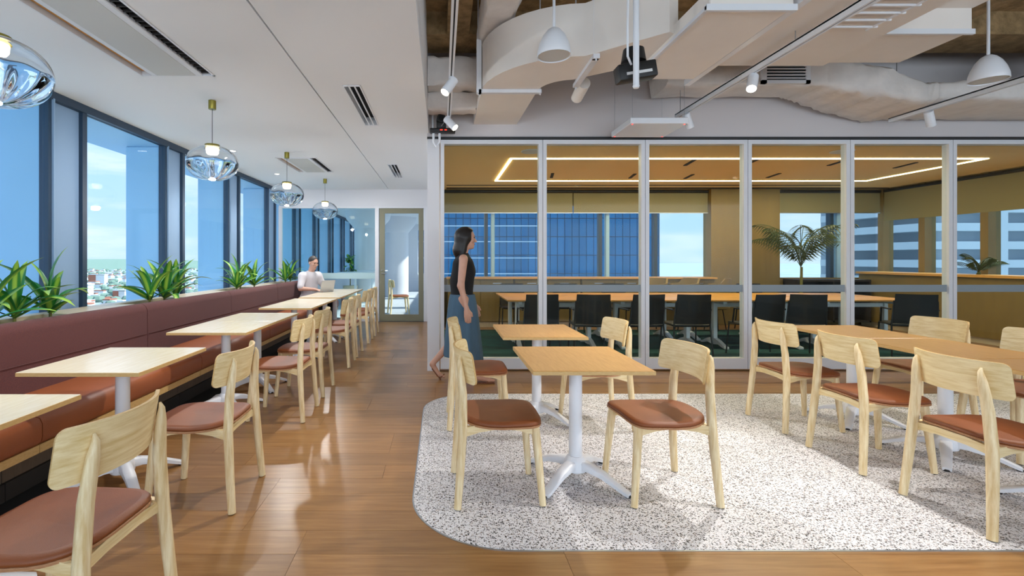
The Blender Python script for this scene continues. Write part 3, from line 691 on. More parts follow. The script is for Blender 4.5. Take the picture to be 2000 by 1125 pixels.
# ------------------------------------------------------------------ glass pendants
def glass_pendant(y, label):
    t = thing('glass_pendant', label, 'pendant lamp', (-2.18, y, 0), 0, 'blown glass pendants over the window tables'); zc = 2.25
    MB().lathe([(.033, ZC-.082), (.034, ZC-.08), (.034, ZC)], n=20).build('canopy', 'brass', t)
    MB().tube([(0, 0, zc+.15), (0, 0, ZC-.08)], .0028, 6).build('cable', 'black_metal', t)
    A, H = .232, .165
    prof = []
    for i in range(25):
        a = -PI/2+PI*i/24; r = A*math.cos(a)**.85 if math.cos(a) > 1e-6 else 0; prof.append((max(r, 0), H*math.sin(a)))
    prof = [p for p in prof if p[1] < H*.97]
    top = [(.062, H*.965), (.058, H*.955)]
    inner = []
    for r, z in reversed(prof):
        ripple = 1.0; inner.append((max(0, r-.012 if z > -.02 else r-.03*max(.0, 1)), z+.01 if z < 0 else z-.012))
    inner = []
    for r, z in reversed(prof):
        f_ = max(0.0, min(1.0, (.0-z)/.13)); inner.append((max(0, r-.006-.035*f_*(r/A)), z+.035*f_ if z < 0 else z-.006))
    inner[-1] = (0, inner[-1][1])
    full = prof+[(.064, H*.97), (.056, H*.955)]+inner; nfull = len(full); kout = len(prof)+1
    def wob(th, f):
        i_ = round(f*(nfull-1))
        if i_ < kout: return 1+.01*math.sin(3*th+1.0)
        z = full[i_][1]; k_ = max(0.0, min(1.0, (.01-z)/.08)); return 1-.09*k_*math.sin(4.5*th)**2-.03*k_*math.sin(11*th+z*20)
    MB().lathe(full, (0, 0, zc), 64, cap=False, wob=wob).build('glass_shade', 'blown_glass', t, 80)
    MB().lathe([(.0, H+.012), (.066, H+.012), (.068, H+.004), (.068, H-.012)], (0, 0, zc), 28).build('cap', 'brass', t)
    MB().lathe([(.0, H-.075), (.045, H-.075), (.056, H-.06), (.06, H-.02)], (0, 0, zc), 28, cap=False).build('diffuser', 'led_bulb', t)
    return t
for y, lb in ((2.36, 'large clear glass pendant cut by the left edge'), (4.6, 'second clear glass pendant, above the plants'), (6.82, 'third clear glass pendant in the row'), (9.06, 'smallest, farthest clear glass pendant above the man')):
    t = glass_pendant(y, lb); lamp('pendant_light', 'POINT', (0, 0, 2.065), 30, (1, .97, .94), t, shadow_soft_size=.035)

# ------------------------------------------------------------------ ceiling fittings over the aisle
def cassette(y0, y1, label):
    t = thing('air_cassette', label, 'air vent', (0, 0, 0), 0, 'long ceiling cassettes over the window tables')
    x0, x1 = -2.463, -1.857
    B(x0, x1, y0, y1, ZC+.10, ZC+.118).build('back_box', 'dark_gap', t)
    fr = MB(); fr.box(x0, x0+.014, y0, y1, ZC-.006, ZC+.1); fr.box(x1-.014, x1, y0, y1, ZC-.006, ZC+.1); fr.box(x0, x1, y0, y0+.014, ZC-.006, ZC+.1); fr.box(x0, x1, y1-.014, y1, ZC-.006, ZC+.1); fr.build('frame', 'frame_white', t)
    B(x0+.02, x0+.075, y0+.02, y1-.02, ZC+.03, ZC+.04).build('painted_lit_slot', 'oak_top', t)  # oak colour stands in for the beige light inside the slot
    MB().rbox(x0+.095, x1-.095, y0+.016, y1-.016, ZC-.008, ZC+.02, .005, 1).build('panel_frame', 'frame_white', t)
    B(x0+.145, x1-.145, y0+.03, y1-.03, ZC-.011, ZC-.006).build('perforated_panel', 'perforated', t)
    n = int((y1-y0)/.06)
    fm = B(x1-.085, x1-.02, -.004, .004, ZC+.0, ZC+.07).mesh('fin', 'black_kick')
    for k in range(n): inst(fm, 'fin', t, (0, y0+.03+k*.06, 0))
cassette(1.9, 3.97, 'long air cassette at the top left'); cassette(7.16, 8.34, 'short air cassette far along the ceiling')
def slot_diff(y0, y1, label):
    t = thing('slot_diffuser', label, 'air vent', (0, 0, 0), 0, 'three-slot diffusers in the aisle ceiling')
    B(-.862, -.702, y0, y1, ZC+.09, ZC+.1).build('back_box', 'dark_gap', t)
    for k in range(4): B(-.862+.0493*k, -.862+.0493*k+.012, y0, y1, ZC-.004, ZC+.004).build('blade', 'frame_white', t)
    fr = MB().box(-.862, -.702, y0, y0+.02, ZC-.006, ZC+.05).box(-.862, -.702, y1-.02, y1, ZC-.006, ZC+.05); fr.build('end_cap', 'frame_white', t)
slot_diff(4.19, 5.44, 'nearer three-slot air diffuser in the white ceiling'); slot_diff(7.66, 8.9, 'farther three-slot air diffuser near the door')
for i, (x, y, lb) in enumerate(((-2.9, 6.72, 'recessed downlight beside the second glass pendant'), (-2.9, 8.53, 'recessed downlight above the third glass pendant'), (-2.9, 4.9, None), (-.45, 2.0, None), (-1.5, .8, None), (-2.9, 1.5, None), (-.45, -1, None), (-2.2, -1.5, None), (-.45, 6.6, None), (-.45, 9.3, None))):
    if lb:
        t = thing('downlight', lb, 'downlight', (x, y, ZC), 0, 'downlights in the white ceiling')
        MB().lathe([(.036, -.004), (.05, -.004), (.052, .002)], n=24, cap=False).build('trim_ring', 'frame_white', t); MB().lathe([(0, -.002), (.037, -.002)], n=24, cap=False).build('lens', 'downlight_face', t)
        lamp('downlight_lamp', 'SPOT', (0, 0, -.02), 38, (1, .96, .9), t, spot_size=R(110), spot_blend=.6, shadow_soft_size=.05)

# ------------------------------------------------------------------ services under the exposed slab
def duct(name, mb, label, mat='duct_white', cat='duct', group='air ducts under the slab', ang=35):
    t = thing(name, label, cat, (0, 0, 0), 0, group); mb.build('casing', mat, t, ang); return t
# bent rectangular duct: outer (near) edge and inner edge in plan, bottom z 2.95
ZD = 2.95; HD = .42
outer = [(.385, 5.78), (.385, 4.62)]; inner = [(.90, 5.78), (.92, 4.62)]
for i in range(1, 11):
    a = R(180+88*i/10); outer.append((1.17+.785*math.cos(a), 4.62+.785*math.sin(a)))
    inner.append((1.17+.25*math.cos(a)+.02*i/10, 4.62+.25*math.sin(a)-.03*i/10))
outer += [(1.62, 3.43), (1.70, 3.47)]; inner += [(1.70, 3.98), (1.76, 3.92)]
rings = [[(a[0], a[1], ZD), (b[0], b[1], ZD), (b[0], b[1], ZD+HD), (a[0], a[1], ZD+HD)] for a, b in zip(outer, inner)]
t = duct('bent_duct', MB().loft(rings), 'white rectangular air duct curving from the glass wall to the right')
def clamp(p, q):
    m_ = MB(); d = Vector((q[0]-p[0], q[1]-p[1], 0)).normalized(); e_ = Vector((-d.y, d.x, 0))*.025
    for (a, bb, z0, z1) in ((Vector((p[0], p[1], 0))-d*.03, Vector((q[0], q[1], 0))+d*.03, ZD-.035, ZD-.002),):
        c4 = [a-e_, bb-e_, bb+e_, a+e_]; m_.prism([(v.x, v.y) for v in c4], z0, z1)
    a = Vector((p[0], p[1], 0))-d*.035; c4 = [a-e_-d*.015, a-e_+d*.03, a+e_+d*.03, a+e_-d*.015]; m_.prism([(v.x, v.y) for v in c4], ZD-.035, ZD+HD+.05)
    b_ = Vector((q[0], q[1], 0))+d*.02; m_.tube([(b_.x, b_.y, ZD-.05), (b_.x, b_.y, 3.85)], .006, 6); m_.tube([(a.x, a.y, ZD-.05), (a.x, a.y, 3.85)], .006, 6)
    m_.build('clamp', 'frame_white', t)
clamp((.385, 4.60), (.92, 4.60)); clamp((1.22, 3.84), (1.235, 4.42))
MB().tube([(1.33, 4.5, 2.98), (1.33, 4.75, 2.92)], [.06, .055], 14).build('spigot', 'duct_white', t)
MB().rbox(1.36, 1.44, 3.655, 3.70, 3.12, 3.22, .004, 1).build('junction_box', 'steel', t)
# wide boxes
def boxduct(name, x0, x1, y0, y1, z0, z1, label, flange=True):
    t = duct(name, MB().rbox(x0, x1, y0, y1, z0, z1, .006, 1), label)
    if flange:
        m_ = MB(); m_.box(x0-.02, x1+.02, y0-.004, y0+.02, z0-.02, z0+.02); m_.box(x0-.02, x0+.005, y0, y1, z0-.012, z0+.012); m_.build('flange', 'frame_white', t)
    return t
boxduct('wide_duct', 1.665, 2.19, 3.0, 4.2, 2.9, 3.02, 'flat white duct with a folded edge running towards the glass')
boxduct('wide_duct', 2.36, 3.385, 1.6, 4.285, 3.05, 3.55, 'broad white duct above the slanting track, widest of the ducts', False)
t = boxduct('wide_duct', 3.3, 4.11, 3.74, 4.34, 3.1, 3.5, 'boxy white duct right of the cable ladder'); B(3.62, 4.11, 3.3, 3.74, 3.28, 3.8).build('riser', 'duct_white', t)
# wrapped ducts
def wrapped(path, sec, label, name='wrapped_duct', seed=1, n=16):
    rnd = random.Random(seed); rings = []
    P = []
    for (a, b_) in zip(path[:-1], path[1:]):
        for k in range(8): P.append(tuple(a[i]+(b_[i]-a[i])*k/8 for i in range(5)))
    P.append(path[-1])
    for (x, y, z, hw, hh) in P:
        ring = []
        for j in range(n):
            a = 2*PI*(j+.5)/n; c_, s_ = math.cos(a), math.sin(a); p_ = 7.0
            u = math.copysign(abs(c_)**(2/p_), c_)*hw*(1+rnd.uniform(-.05, .05)); v = math.copysign(abs(s_)**(2/p_), s_)*hh*(1+rnd.uniform(-.12, .12))
            ring.append((x+rnd.uniform(-.01, .01), y+u, z+v) if sec == 'x' else (x+u, y+rnd.uniform(-.01, .01), z+v))
        rings.append(ring)
    t = thing(name, label, 'duct', (0, 0, 0), 0, 'foil-wrapped ducts'); MB().loft(rings).build('wrap', 'wrap_white', t, 70); return t
t = wrapped([(2.45, 5.45, 3.345, .23, .125), (3.95, 5.45, 3.345, .23, .125), (4.15, 5.40, 3.32, .28, .16), (4.55, 5.36, 3.2, .36, .17), (5.0, 5.36, 3.06, .40, .11), (5.2, 5.36, 3.08, .38, .10), (6.0, 5.36, 3.1, .39, .12), (9.6, 5.36, 3.1, .39, .12)], 'x', 'crumpled white insulated duct running above the glass at the right', seed=2)
m_ = MB().box(3.48, 3.92, 5.195, 5.215, 3.25, 3.43); m_.build('grille_backing', 'dark_gap', t)
m_ = MB().box(3.44, 3.96, 5.18, 5.21, 3.225, 3.26).box(3.44, 3.96, 5.18, 5.21, 3.425, 3.46).box(3.44, 3.49, 5.18, 5.21, 3.225, 3.46).box(3.91, 3.96, 5.18, 5.21, 3.225, 3.46); m_.build('grille_frame', 'frame_white', t)
for k in range(5): B(3.49, 3.91, 5.178, 5.2, 3.275+k*.033, 3.287+k*.033).build('grille_blade', 'frame_white', t)
wrapped([(-.15, 5.25, 3.33, .15, .16), (.40, 5.25, 3.33, .15, .16)], 'x', 'short upper wrapped pipe between bulkhead and bent duct', 'wrapped_pipe', 3, 12)
wrapped([(-.15, 5.38, 3.07, .1, .10), (.38, 5.38, 3.07, .1, .10)], 'x', 'short lower wrapped pipe between bulkhead and bent duct', 'wrapped_pipe', 4, 12)
wrapped([(.52, 2.9, 3.56, .17, .15), (.50, 4.0, 3.55, .15, .15), (.48, 4.85, 3.52, .13, .12)], 'y', 'lumpy wrapped duct at the top of the photo above the bent duct', seed=6)
wrapped([(.95, 3.3, 3.68, .17, .12), (1.6, 3.35, 3.66, .17, .12), (2.2, 3.4, 3.64, .17, .12)], 'x', 'wrapped duct crossing above the bent duct by the first bell pendant', seed=7)
wrapped([(7.0, 4.6, 3.45, .2, .16), (6.6, 4.7, 3.4, .2, .16), (6.1, 4.75, 3.3, .15, .15)], 'x', 'corrugated wrapped duct in the top right corner', seed=8)
# cable ladder
t = thing('cable_ladder', 'white wire cable ladder beside the boxy duct', 'cable tray')
for s in (0, 1): MB().tube([(2.86+.30*s, 2.95, 3.02), (2.82+.30*s, 3.55, 3.02)], .008, 8).build('side_rail', 'white_metal', t)
rg = MB().tube([(-.03, 0, 3.02), (.33, .0, 3.02)], .009, 8).mesh('rung', 'white_metal')
for k in range(6): inst(rg, 'rung', t, (2.855-.006*k, 3.0+.1*k, 0))
# conduit bend top right
tag(MB().tube([(6.6, 4.3, 3.8), (5.95, 4.3, 3.62), (5.86, 4.3, 3.55), (5.84, 4.3, 3.3), (5.9, 4.32, 3.22), (6.2, 4.4, 3.2)], .03, 10).build('conduit', 'duct_white'), 'white bent conduit beside the right-hand bell pendant', 'pipe')

# tracks and spots
def track(x, y0, y1, z, label):
    t = thing('light_track', label, 'light track', (x, 0, z), 0, 'white lighting tracks')
    MB().box(-.022, -.006, y0, y1, -.03, .02).box(.006, .022, y0, y1, -.03, .02).box(-.022, .022, y0, y1, .008, .022).build('rail', 'white_metal', t)
    B(-.006, .006, y0, y1, -.024, .008).build('slot', 'black_plastic', t)
    for yy in (y1-.08, (y0+y1)/2+.3): MB().tube([(0, yy, .02), (0, yy, 3.84-z)], .004, 6).build('hanger', 'steel', t)
    return t
track(.085, 1.5, 5.55, 2.95, 'lighting track at the left, next to the white bulkhead'); track(2.655, 1.2, 5.45, 2.95, 'middle lighting track slanting above the broad duct'); track(5.2, 2.0, 5.6, 2.95, 'lighting track at the top right')
tag(MB().box(2.215, 2.265, 1.6, 4.41, 2.92, 2.97).build('linear_profile', 'white_metal'), 'slim white linear profile fixed along the flat duct', 'light')
def spot(x, y, z, d, label, on=True):
    t = thing('track_spotlight', label, 'spotlight', (x, y, z), 0, 'white track spotlights'); d = Vector(d).normalized()
    MB().tube([(0, 0, -.025), (0, 0, -.075)], .01, 8).build('stem', 'white_metal', t)
    c_ = Vector((0, 0, -.09)); a = c_-d*.055; b_ = c_+d*.11
    MB().tube([a, a+d*.004, a+d*.055, a+d*.057, b_], [.036, .04, .04, .0405, .0405], 20, cap=True).build('body', 'white_metal', t, 40)
    MB().tube([b_+d*.0005, b_+d*.002], .035, 20).build('lens', 'spot_face' if on else 'frame_white', t)
    if on:
        l = lamp('spot_lamp', 'SPOT', b_+d*.02, 95, (1, .96, .9), t, spot_size=R(70), spot_blend=.7, shadow_soft_size=.03)
        l.rotation_mode = 'QUATERNION'; l.rotation_quaternion = d.to_track_quat('-Z', 'Y')
spot(.085, 4.2, 2.95, (-.45, -.3, -.7), 'upper of the two spotlights on the left track'); spot(.085, 5.35, 2.95, (.55, -.35, -.65), 'lower of the two spotlights on the left track')
spot(2.655, 4.12, 2.95, (-.4, -.45, -.8), 'lit spotlight in the middle of the middle track'); spot(2.655, 5.22, 2.95, (.45, .3, -.8), 'spotlight at the end of the middle track beside the flat panel', False)
spot(5.2, 5.15, 2.95, (.45, .25, -.85), 'spotlight on the top right track', False)
spot(2.655, 2.3, 2.95, (-.3, .2, -.85), 'extra unseen spotlight added on the middle track above the frame'); spot(5.2, 3.2, 2.95, (-.5, .1, -.85), 'extra unseen spotlight added on the right track outside the frame')  # both lamps are added out of view to light the terrazzo
# bell pendants
def bell(x, y, zr, label):
    t = thing('bell_pendant', label, 'pendant', (x, y, zr), 0, 'white bell-shaped pendants')
    MB().lathe([(.123, .010), (.125, 0), (.1265, .003), (.1235, .047), (.109, .10), (.083, .157), (.049, .20), (.024, .216), (.014, .22)], n=36).build('shade', 'white_metal', t, 60)
    MB().lathe([(0, .007), (.117, .007)], n=36, cap=False).build('grille', 'perforated', t)
    MB().tube([(0, 0, .215), (0, 0, 3.84-zr)], .011, 10).build('rod', 'white_metal', t)
bell(.86, 3.69, 2.885, 'white bell pendant in front of the bent duct'); bell(4.64, 4.1, 2.85, 'white bell pendant at the top right')
# hanging microphone panel
t = thing('ceiling_panel', 'thin white square panel hung on wires in front of the glass', 'panel')
MB().rbox(1.99, 2.6, 5.08, 5.66, 2.765, 2.83, .006, 1).build('body', 'white_metal', t)
for x in (2.02, 2.57):
    for yy in (5.11, 5.63):
        MB().lathe([(0, -.002), (.008, -.002)], (x, yy, 2.765), 8, cap=False).build('indicator', 'lens_red', t); MB().tube([(x, yy, 2.83), (x, yy, 3.84)], .002, 5).build('wire', 'steel', t)
# cameras
t = thing('dome_camera', 'black swivel camera with red lights at the left end of the glass', 'camera', (.0, 5.55, 2.79))
MB().rbox(-.13, .16, -.07, .07, -.0, .04, .01, 2).build('base', 'black_plastic', t); MB().rbox(-.055, .055, -.05, .05, .04, .16, .02, 2).build('yoke', 'black_plastic', t)
MB().tube([(-.0, -.075, .15), (0, .05, .15)], [.05, .06], 18).build('lens_head', 'black_metal', t); MB().tube([(0, -.08, .15), (0, -.076, .15)], .03, 16).build('lens', 'dark_gap', t)
MB().tube([(-.02, -.048, .16), (.03, -.055, .10), (.0, -.06, .06)], .006, 6).build('highlight_strap', 'steel', t)
for x in (-.0, .05): B(x-.012, x+.012, -.074, -.07, .01, .02).build('indicator', 'lens_red', t)
MB().tube([(-.09, .03, -.0), (-.09, .03, -.1), (-.06, .03, -.15), (-.02, .03, -.1), (-.02, .03, .0)], .014, 8).tube([(-.1, .05, .04), (-.1, .05, .6)], .012, 8).build('cable', 'white_metal', t)
t = thing('pole_camera', 'black camera box with label plate on a white ceiling pole', 'camera', (1.38, 3.42, 2.63))
MB().tube([(-.05, -.12, -.11), (-.05, -.12, 1.2)], .02, 12).lathe([(.024, 0), (.018, -.015), (0, -.02)], (-.05, -.12, -.11), 12, cap=False).build('pole', 'white_metal', t)
Mx = Matrix.Rotation(R(-9), 4, 'Y')
MB().rbox(-.14, .13, -.06, .05, -.03, .085, .012, 2, Mx).build('housing', 'black_plastic', t); MB().rbox(-.09, .09, -.063, -.06, .0, .02, .001, 1, Mx).build('label_plate', 'label_white', t)
MB().tube([(-.02, .0, .10), (-.02, .0, .19)], [.085, .07], 20).build('camera_head', 'black_plastic', t)
MB().tube([(-.1, -.12, .75), (-.105, -.11, .3), (-.1, -.1, .1), (-.06, -.06, .06)], .008, 6).build('cable', 'white_metal', t)

# ------------------------------------------------------------------ meeting room furniture
def make_mtable():
    t = thing('meeting_table', 'x', 'table')
    MB().rbox(-.75, .75, -.37, .37, .71, .735, .004, 1).build('top', 'meeting_table', t)
    for s in (-1, 1):
        l = MB().rbox(s*.55-.03, s*.55+.03, -.045, .045, .06, .70, .008, 1).build('leg', 'white_metal', t)
        MB().rbox(s*.55-.03, s*.55+.03, -.3, .3, .66, .705, .006, 1).build('top_arm', 'white_metal', l)
        for q in (-1, 1):
            MB().loft([[(s*.55-.03, q*d, z), (s*.55+.03, q*d, z), (s*.55+.03, q*d, z-h), (s*.55-.03, q*d, z-h)] for d, z, h in ((.03, .13, .1), (.15, .1, .055), (.28, .045, .035), (.34, .035, .03))]).build('foot', 'white_metal', l)
    B(-.52, .52, -.02, .02, .60, .66).build('beam', 'white_metal', t)
    return t
mt = make_mtable(); k = 0
pos = ['first', 'second', 'third', 'fourth']
for r_, yy in enumerate((7.46, 8.24)):
    for q in range(4):
        o = mt if k == 0 else copy_tree(mt); k += 1
        o.location = (1.72+1.52*q, yy, .006); o['label'] = '%s meeting table from the left in the %s row behind the glass' % (pos[q], ('front', 'rear')[r_]); o['group'] = 'meeting room tables'
def make_mchair():
    t = thing('meeting_chair', 'x', 'chair')        # faces +Y
    MB().rbox(-.23, .23, -.2, .24, .43, .465, .015, 2).build('seat', 'black_plastic', t)
    rows = []
    for j in range(9):
        v = j/8; z = .47+v*.40; y = -.21-.07*v; w = .225-.01*v
        rows.append([(x*w, y+.05*(1-abs(x))*-.6+0.02*x*x, z) for x in [i/5-1 for i in range(11)]])
    m_ = MB(); n = 11; V = [p for r in rows for p in r]; V2 = [(x, y-.014, z) for x, y, z in V]; m_.add(V, [(i*n+j, i*n+j+1, (i+1)*n+j+1, (i+1)*n+j) for i in range(8) for j in range(n-1)]); m_.add(V2, [(i*n+j, i*n+j+1, (i+1)*n+j+1, (i+1)*n+j) for i in range(8) for j in range(n-1)])
    m_.build('backrest', 'black_plastic', t)
    for s in (-1, 1):
        MB().tube([(s*.22, -.24, .78), (s*.235, -.2, .45), (s*.25, -.26, .01)], .011, 8).build('rear_leg', 'black_metal', t); MB().tube([(s*.235, -.18, .45), (s*.235, .2, .44), (s*.25, .24, .01)], .011, 8).build('front_leg', 'black_metal', t)
        MB().tube([(s*.245, -.2, .66), (s*.25, .08, .66), (s*.245, .12, .46)], .012, 8).build('armrest', 'black_metal', t)
    return t
mc = make_mchair(); k = 0
for i, (x, a) in enumerate(((1.31, 4), (2.03, -6), (2.71, 5), (3.34, -3), (4.3, 8), (4.89, -12), (6.38, -24))):
    o = mc if k == 0 else copy_tree(mc); k += 1; o.location = (x, 6.62, .006); o.rotation_euler.z = R(a); o['label'] = 'black meeting chair on the near side, %s from the left' % ['first', 'second', 'third', 'fourth', 'fifth', 'sixth', 'seventh'][i]; o['group'] = 'black chairs in the meeting room'
for i, (x, a) in enumerate(((1.35, 180), (2.35, 175), (3.3, 184), (5.85, 176))):
    o = copy_tree(mc, (x, 8.98, .006), R(a), 'black meeting chair on the far side of the tables, %s from the left' % ['first', 'second', 'third', 'fourth'][i])
# low cabinets under the window
tag(B(.1, 5.4, 9.45, 9.98, .955, .985).build('worktop', 'meeting_table'), 'long timber worktop under the meeting room windows', 'worktop')
for i in range(4):
    x0 = .12+1.32*i; t = thing('cabinet', '%s low timber cabinet from the left under the worktop' % pos[i], 'cabinet', (x0, 9.5, 0), 0, 'low cabinets under the meeting room windows')
    B(0, 1.3, .02, .45, .1, .955).build('body', 'meeting_wood', t); B(0, 1.3, .05, .45, 0, .1).build('kickboard', 'sill_wood', t)
    for s in (0, 1):
        d = MB().rbox(.01+.645*s, .645+.645*s, 0, .02, .12, .94, .003, 1).build('cabinet_door', 'meeting_wood', t); B(.25+.645*s, .42+.645*s, -.012, 0, .86, .875).build('pull', 'steel', d)
# right-hand ledge, dark shelf, palm, small plant, lounge chairs
t = thing('sideboard', 'long timber sideboard on the right side of the meeting room', 'cabinet', (0, 0, 0)); B(8.55, 9.0, 6.2, 9.9, .1, 1.05).build('body', 'meeting_wood', t); B(8.5, 9.02, 6.15, 9.92, 1.05, 1.09).build('top', 'meeting_table', t); B(8.6, 9.0, 6.2, 9.9, 0, .1).build('kickboard', 'sill_wood', t)
t = thing('low_shelf', 'dark low shelf unit beside the palm', 'shelf'); B(7.0, 8.45, 9.5, 9.9, .9, .94).build('top', 'black_kick', t); B(7.0, 8.45, 9.5, 9.9, .1, .13).build('base', 'black_kick', t); B(7.0, 8.45, 9.5, 9.9, .62, .64).build('shelf', 'black_kick', t); B(7.0, 8.45, 9.86, 9.9, .1, .9).build('back', 'black_kick', t)
for x in (7.0, 7.7, 8.42): B(x, x+.03, 9.5, 9.9, .1, .9).build('upright', 'black_kick', t)
def palm(x, y, z0, h, nf, L, label, pot, seed):
    rnd = random.Random(seed); t = thing('palm', label, 'plant', (x, y, z0))
    if pot: MB().lathe([(.17, 0), (.22, .45), (.23, .48), (.2, .48)], n=24).build('pot', 'black_kick', t)
    MB().tube([(0, 0, .3 if pot else 0), (.02, .01, h)], [.03, .02], 8).build('trunk', 'stem', t)
    for k in range(nf):
        az = k*2.4+rnd.uniform(-.2, .2); el = R(rnd.uniform(52, 88)); m_ = MB(); pts = []; px, pz = 0, h; ll = L*rnd.uniform(.75, 1.1)
        for i in range(12):
            pts.append((px, 0, pz)); e_ = el-1.5*(i/11)**1.6; px += ll/11*math.cos(e_); pz += ll/11*math.sin(e_)
        m_.tube(pts, [.006]*11+[.002], 5)
        for i in range(2, 12):
            for s in (-1, 1):
                for q in (0, .5):
                    p = Vector(pts[i])+(Vector(pts[min(11, i+1)])-Vector(pts[i]))*q; b_ = .26*ll*math.sin(PI*(i+q)/13)
                    v = [p, p+Vector((b_*.35, s*b_*.5+.006, -.02)), p+Vector((b_*.6, s*b_, -.12*b_/.2)), p+Vector((b_*.30, s*b_*.5-.012, -.03))]
                    m_.add(v, [(0, 1, 2, 3)])
        m_.xf(Matrix.Rotation(az, 4, 'Z')); m_.build('frond', 'palm_green', t)
palm(6.62, 8.9, .0, 1.2, 16, 1.1, 'tall feathery palm in a pot by the meeting room window', True, 3)
palm(8.78, 7.9, 1.09, .04, 9, .42, 'small spiky plant standing on the long sideboard', False, 9)
for i, (x, a, lb) in enumerate(((4.0, 180, 'left one of the three tub chairs by the window'), (4.6, 165, 'middle one of the three tub chairs by the window'), (5.19, 120, 'right one of the three tub chairs by the window'))):
    t = thing('tub_chair', lb, 'chair', (x, 9.16, 0), R(a), 'tub chairs by the meeting room window')
    out_, inn = [], []
    for j in range(15):
        th = R(-30-240*j/14+0)  ; h_ = .98 if 3 < j < 11 else .92-.05*abs(j-7)/7; r_ = .24
        out_.append([(r_*math.cos(th), r_*math.sin(th), .42), ((r_+.03)*math.cos(th), (r_+.03)*math.sin(th), h_), ((r_-.005)*math.cos(th), (r_-.005)*math.sin(th), h_), ((r_-.035)*math.cos(th), (r_-.035)*math.sin(th), .42)])
    MB().loft(out_).build('shell', 'meeting_wood', t, 60); MB().lathe([(0, .4), (.2, .4), (.215, .43), (.2, .47), (0, .475)], n=24, cap=False).build('seat', 'meeting_wood', t)
    for s in range(4): MB().tube([(.12*math.cos(PI/4+s*PI/2), .12*math.sin(PI/4+s*PI/2), .42), (.19*math.cos(PI/4+s*PI/2), .19*math.sin(PI/4+s*PI/2), 0)], .01, 6).build('leg', 'black_metal', t)

# ------------------------------------------------------------------ laptop
t = thing('laptop', 'open silver laptop on the table in front of the man', 'laptop', (-2.11, 8.90, .737), R(-38))
MB().rbox(-.23, 0, -.155, .155, 0, .014, .005, 2).build('base', 'silver_laptop', t); B(-.19, -.06, -.135, .135, .014, .0155).build('keyboard', 'black_plastic', t)
Ml = Matrix.Translation((0, 0, .012)) @ Matrix.Rotation(R(16), 4, 'Y')
MB().rbox(-.004, .004, -.155, .155, 0, .215, .003, 1, Ml).build('lid', 'silver_laptop', t); MB().box(-.0052, -.004, -.145, .145, .012, .205).xf(Ml).build('screen', 'black_plastic', t)

# ------------------------------------------------------------------ people: smooth-union bodies
def surface_nets(v, org, h):
    s = v < 0; nx, ny, nz = v.shape; sh = (nx-1, ny-1, nz-1)
    C = np.zeros(sh+(3,), np.float32); Nn = np.zeros(sh, np.float32)
    for ax in range(3):
        o1, o2 = [a for a in range(3) if a != ax]
        for i in (0, 1):
            for j in (0, 1):
                off = [0, 0, 0]; off[o1] = i; off[o2] = j; off2 = list(off); off2[ax] = 1
                a = v[tuple(slice(off[q], off[q]+sh[q]) for q in range(3))]; b = v[tuple(slice(off2[q], off2[q]+sh[q]) for q in range(3))]
                cr = (a < 0) != (b < 0); d = np.where(cr, a-b, 1.0); tt = np.where(cr, a/d, 0)
                for q in range(3): C[..., q] += np.where(cr, off[q]+(tt if q == ax else 0), 0)
                Nn += cr
    mask = Nn > 0; idx = -np.ones(sh, np.int64); idx[mask] = np.arange(mask.sum())
    P = (C[mask]/Nn[mask][:, None]+np.argwhere(mask))*h+org
    F = []
    for ax in range(3):
        o1, o2 = (ax+1) % 3, (ax+2) % 3
        sl0 = [slice(1, None)]*3; n_ = [nx, ny, nz]
        a = s[tuple(slice(0, n_[q]-1) if q == ax else slice(1, n_[q]-1) for q in range(3))]; b = s[tuple(slice(1, n_[q]) if q == ax else slice(1, n_[q]-1) for q in range(3))]
        E = np.argwhere(a != b); fl_ = a[a != b]
        E[:, o1] += 1; E[:, o2] += 1
        def cell(d1, d2):
            q = E.copy(); q[:, o1] += d1; q[:, o2] += d2; return idx[q[:, 0], q[:, 1], q[:, 2]]
        Q = np.stack([cell(-1, -1), cell(0, -1), cell(0, 0), cell(-1, 0)], 1); Q[~fl_] = Q[~fl_][:, ::-1]; F.append(Q)
    return P, np.concatenate(F)
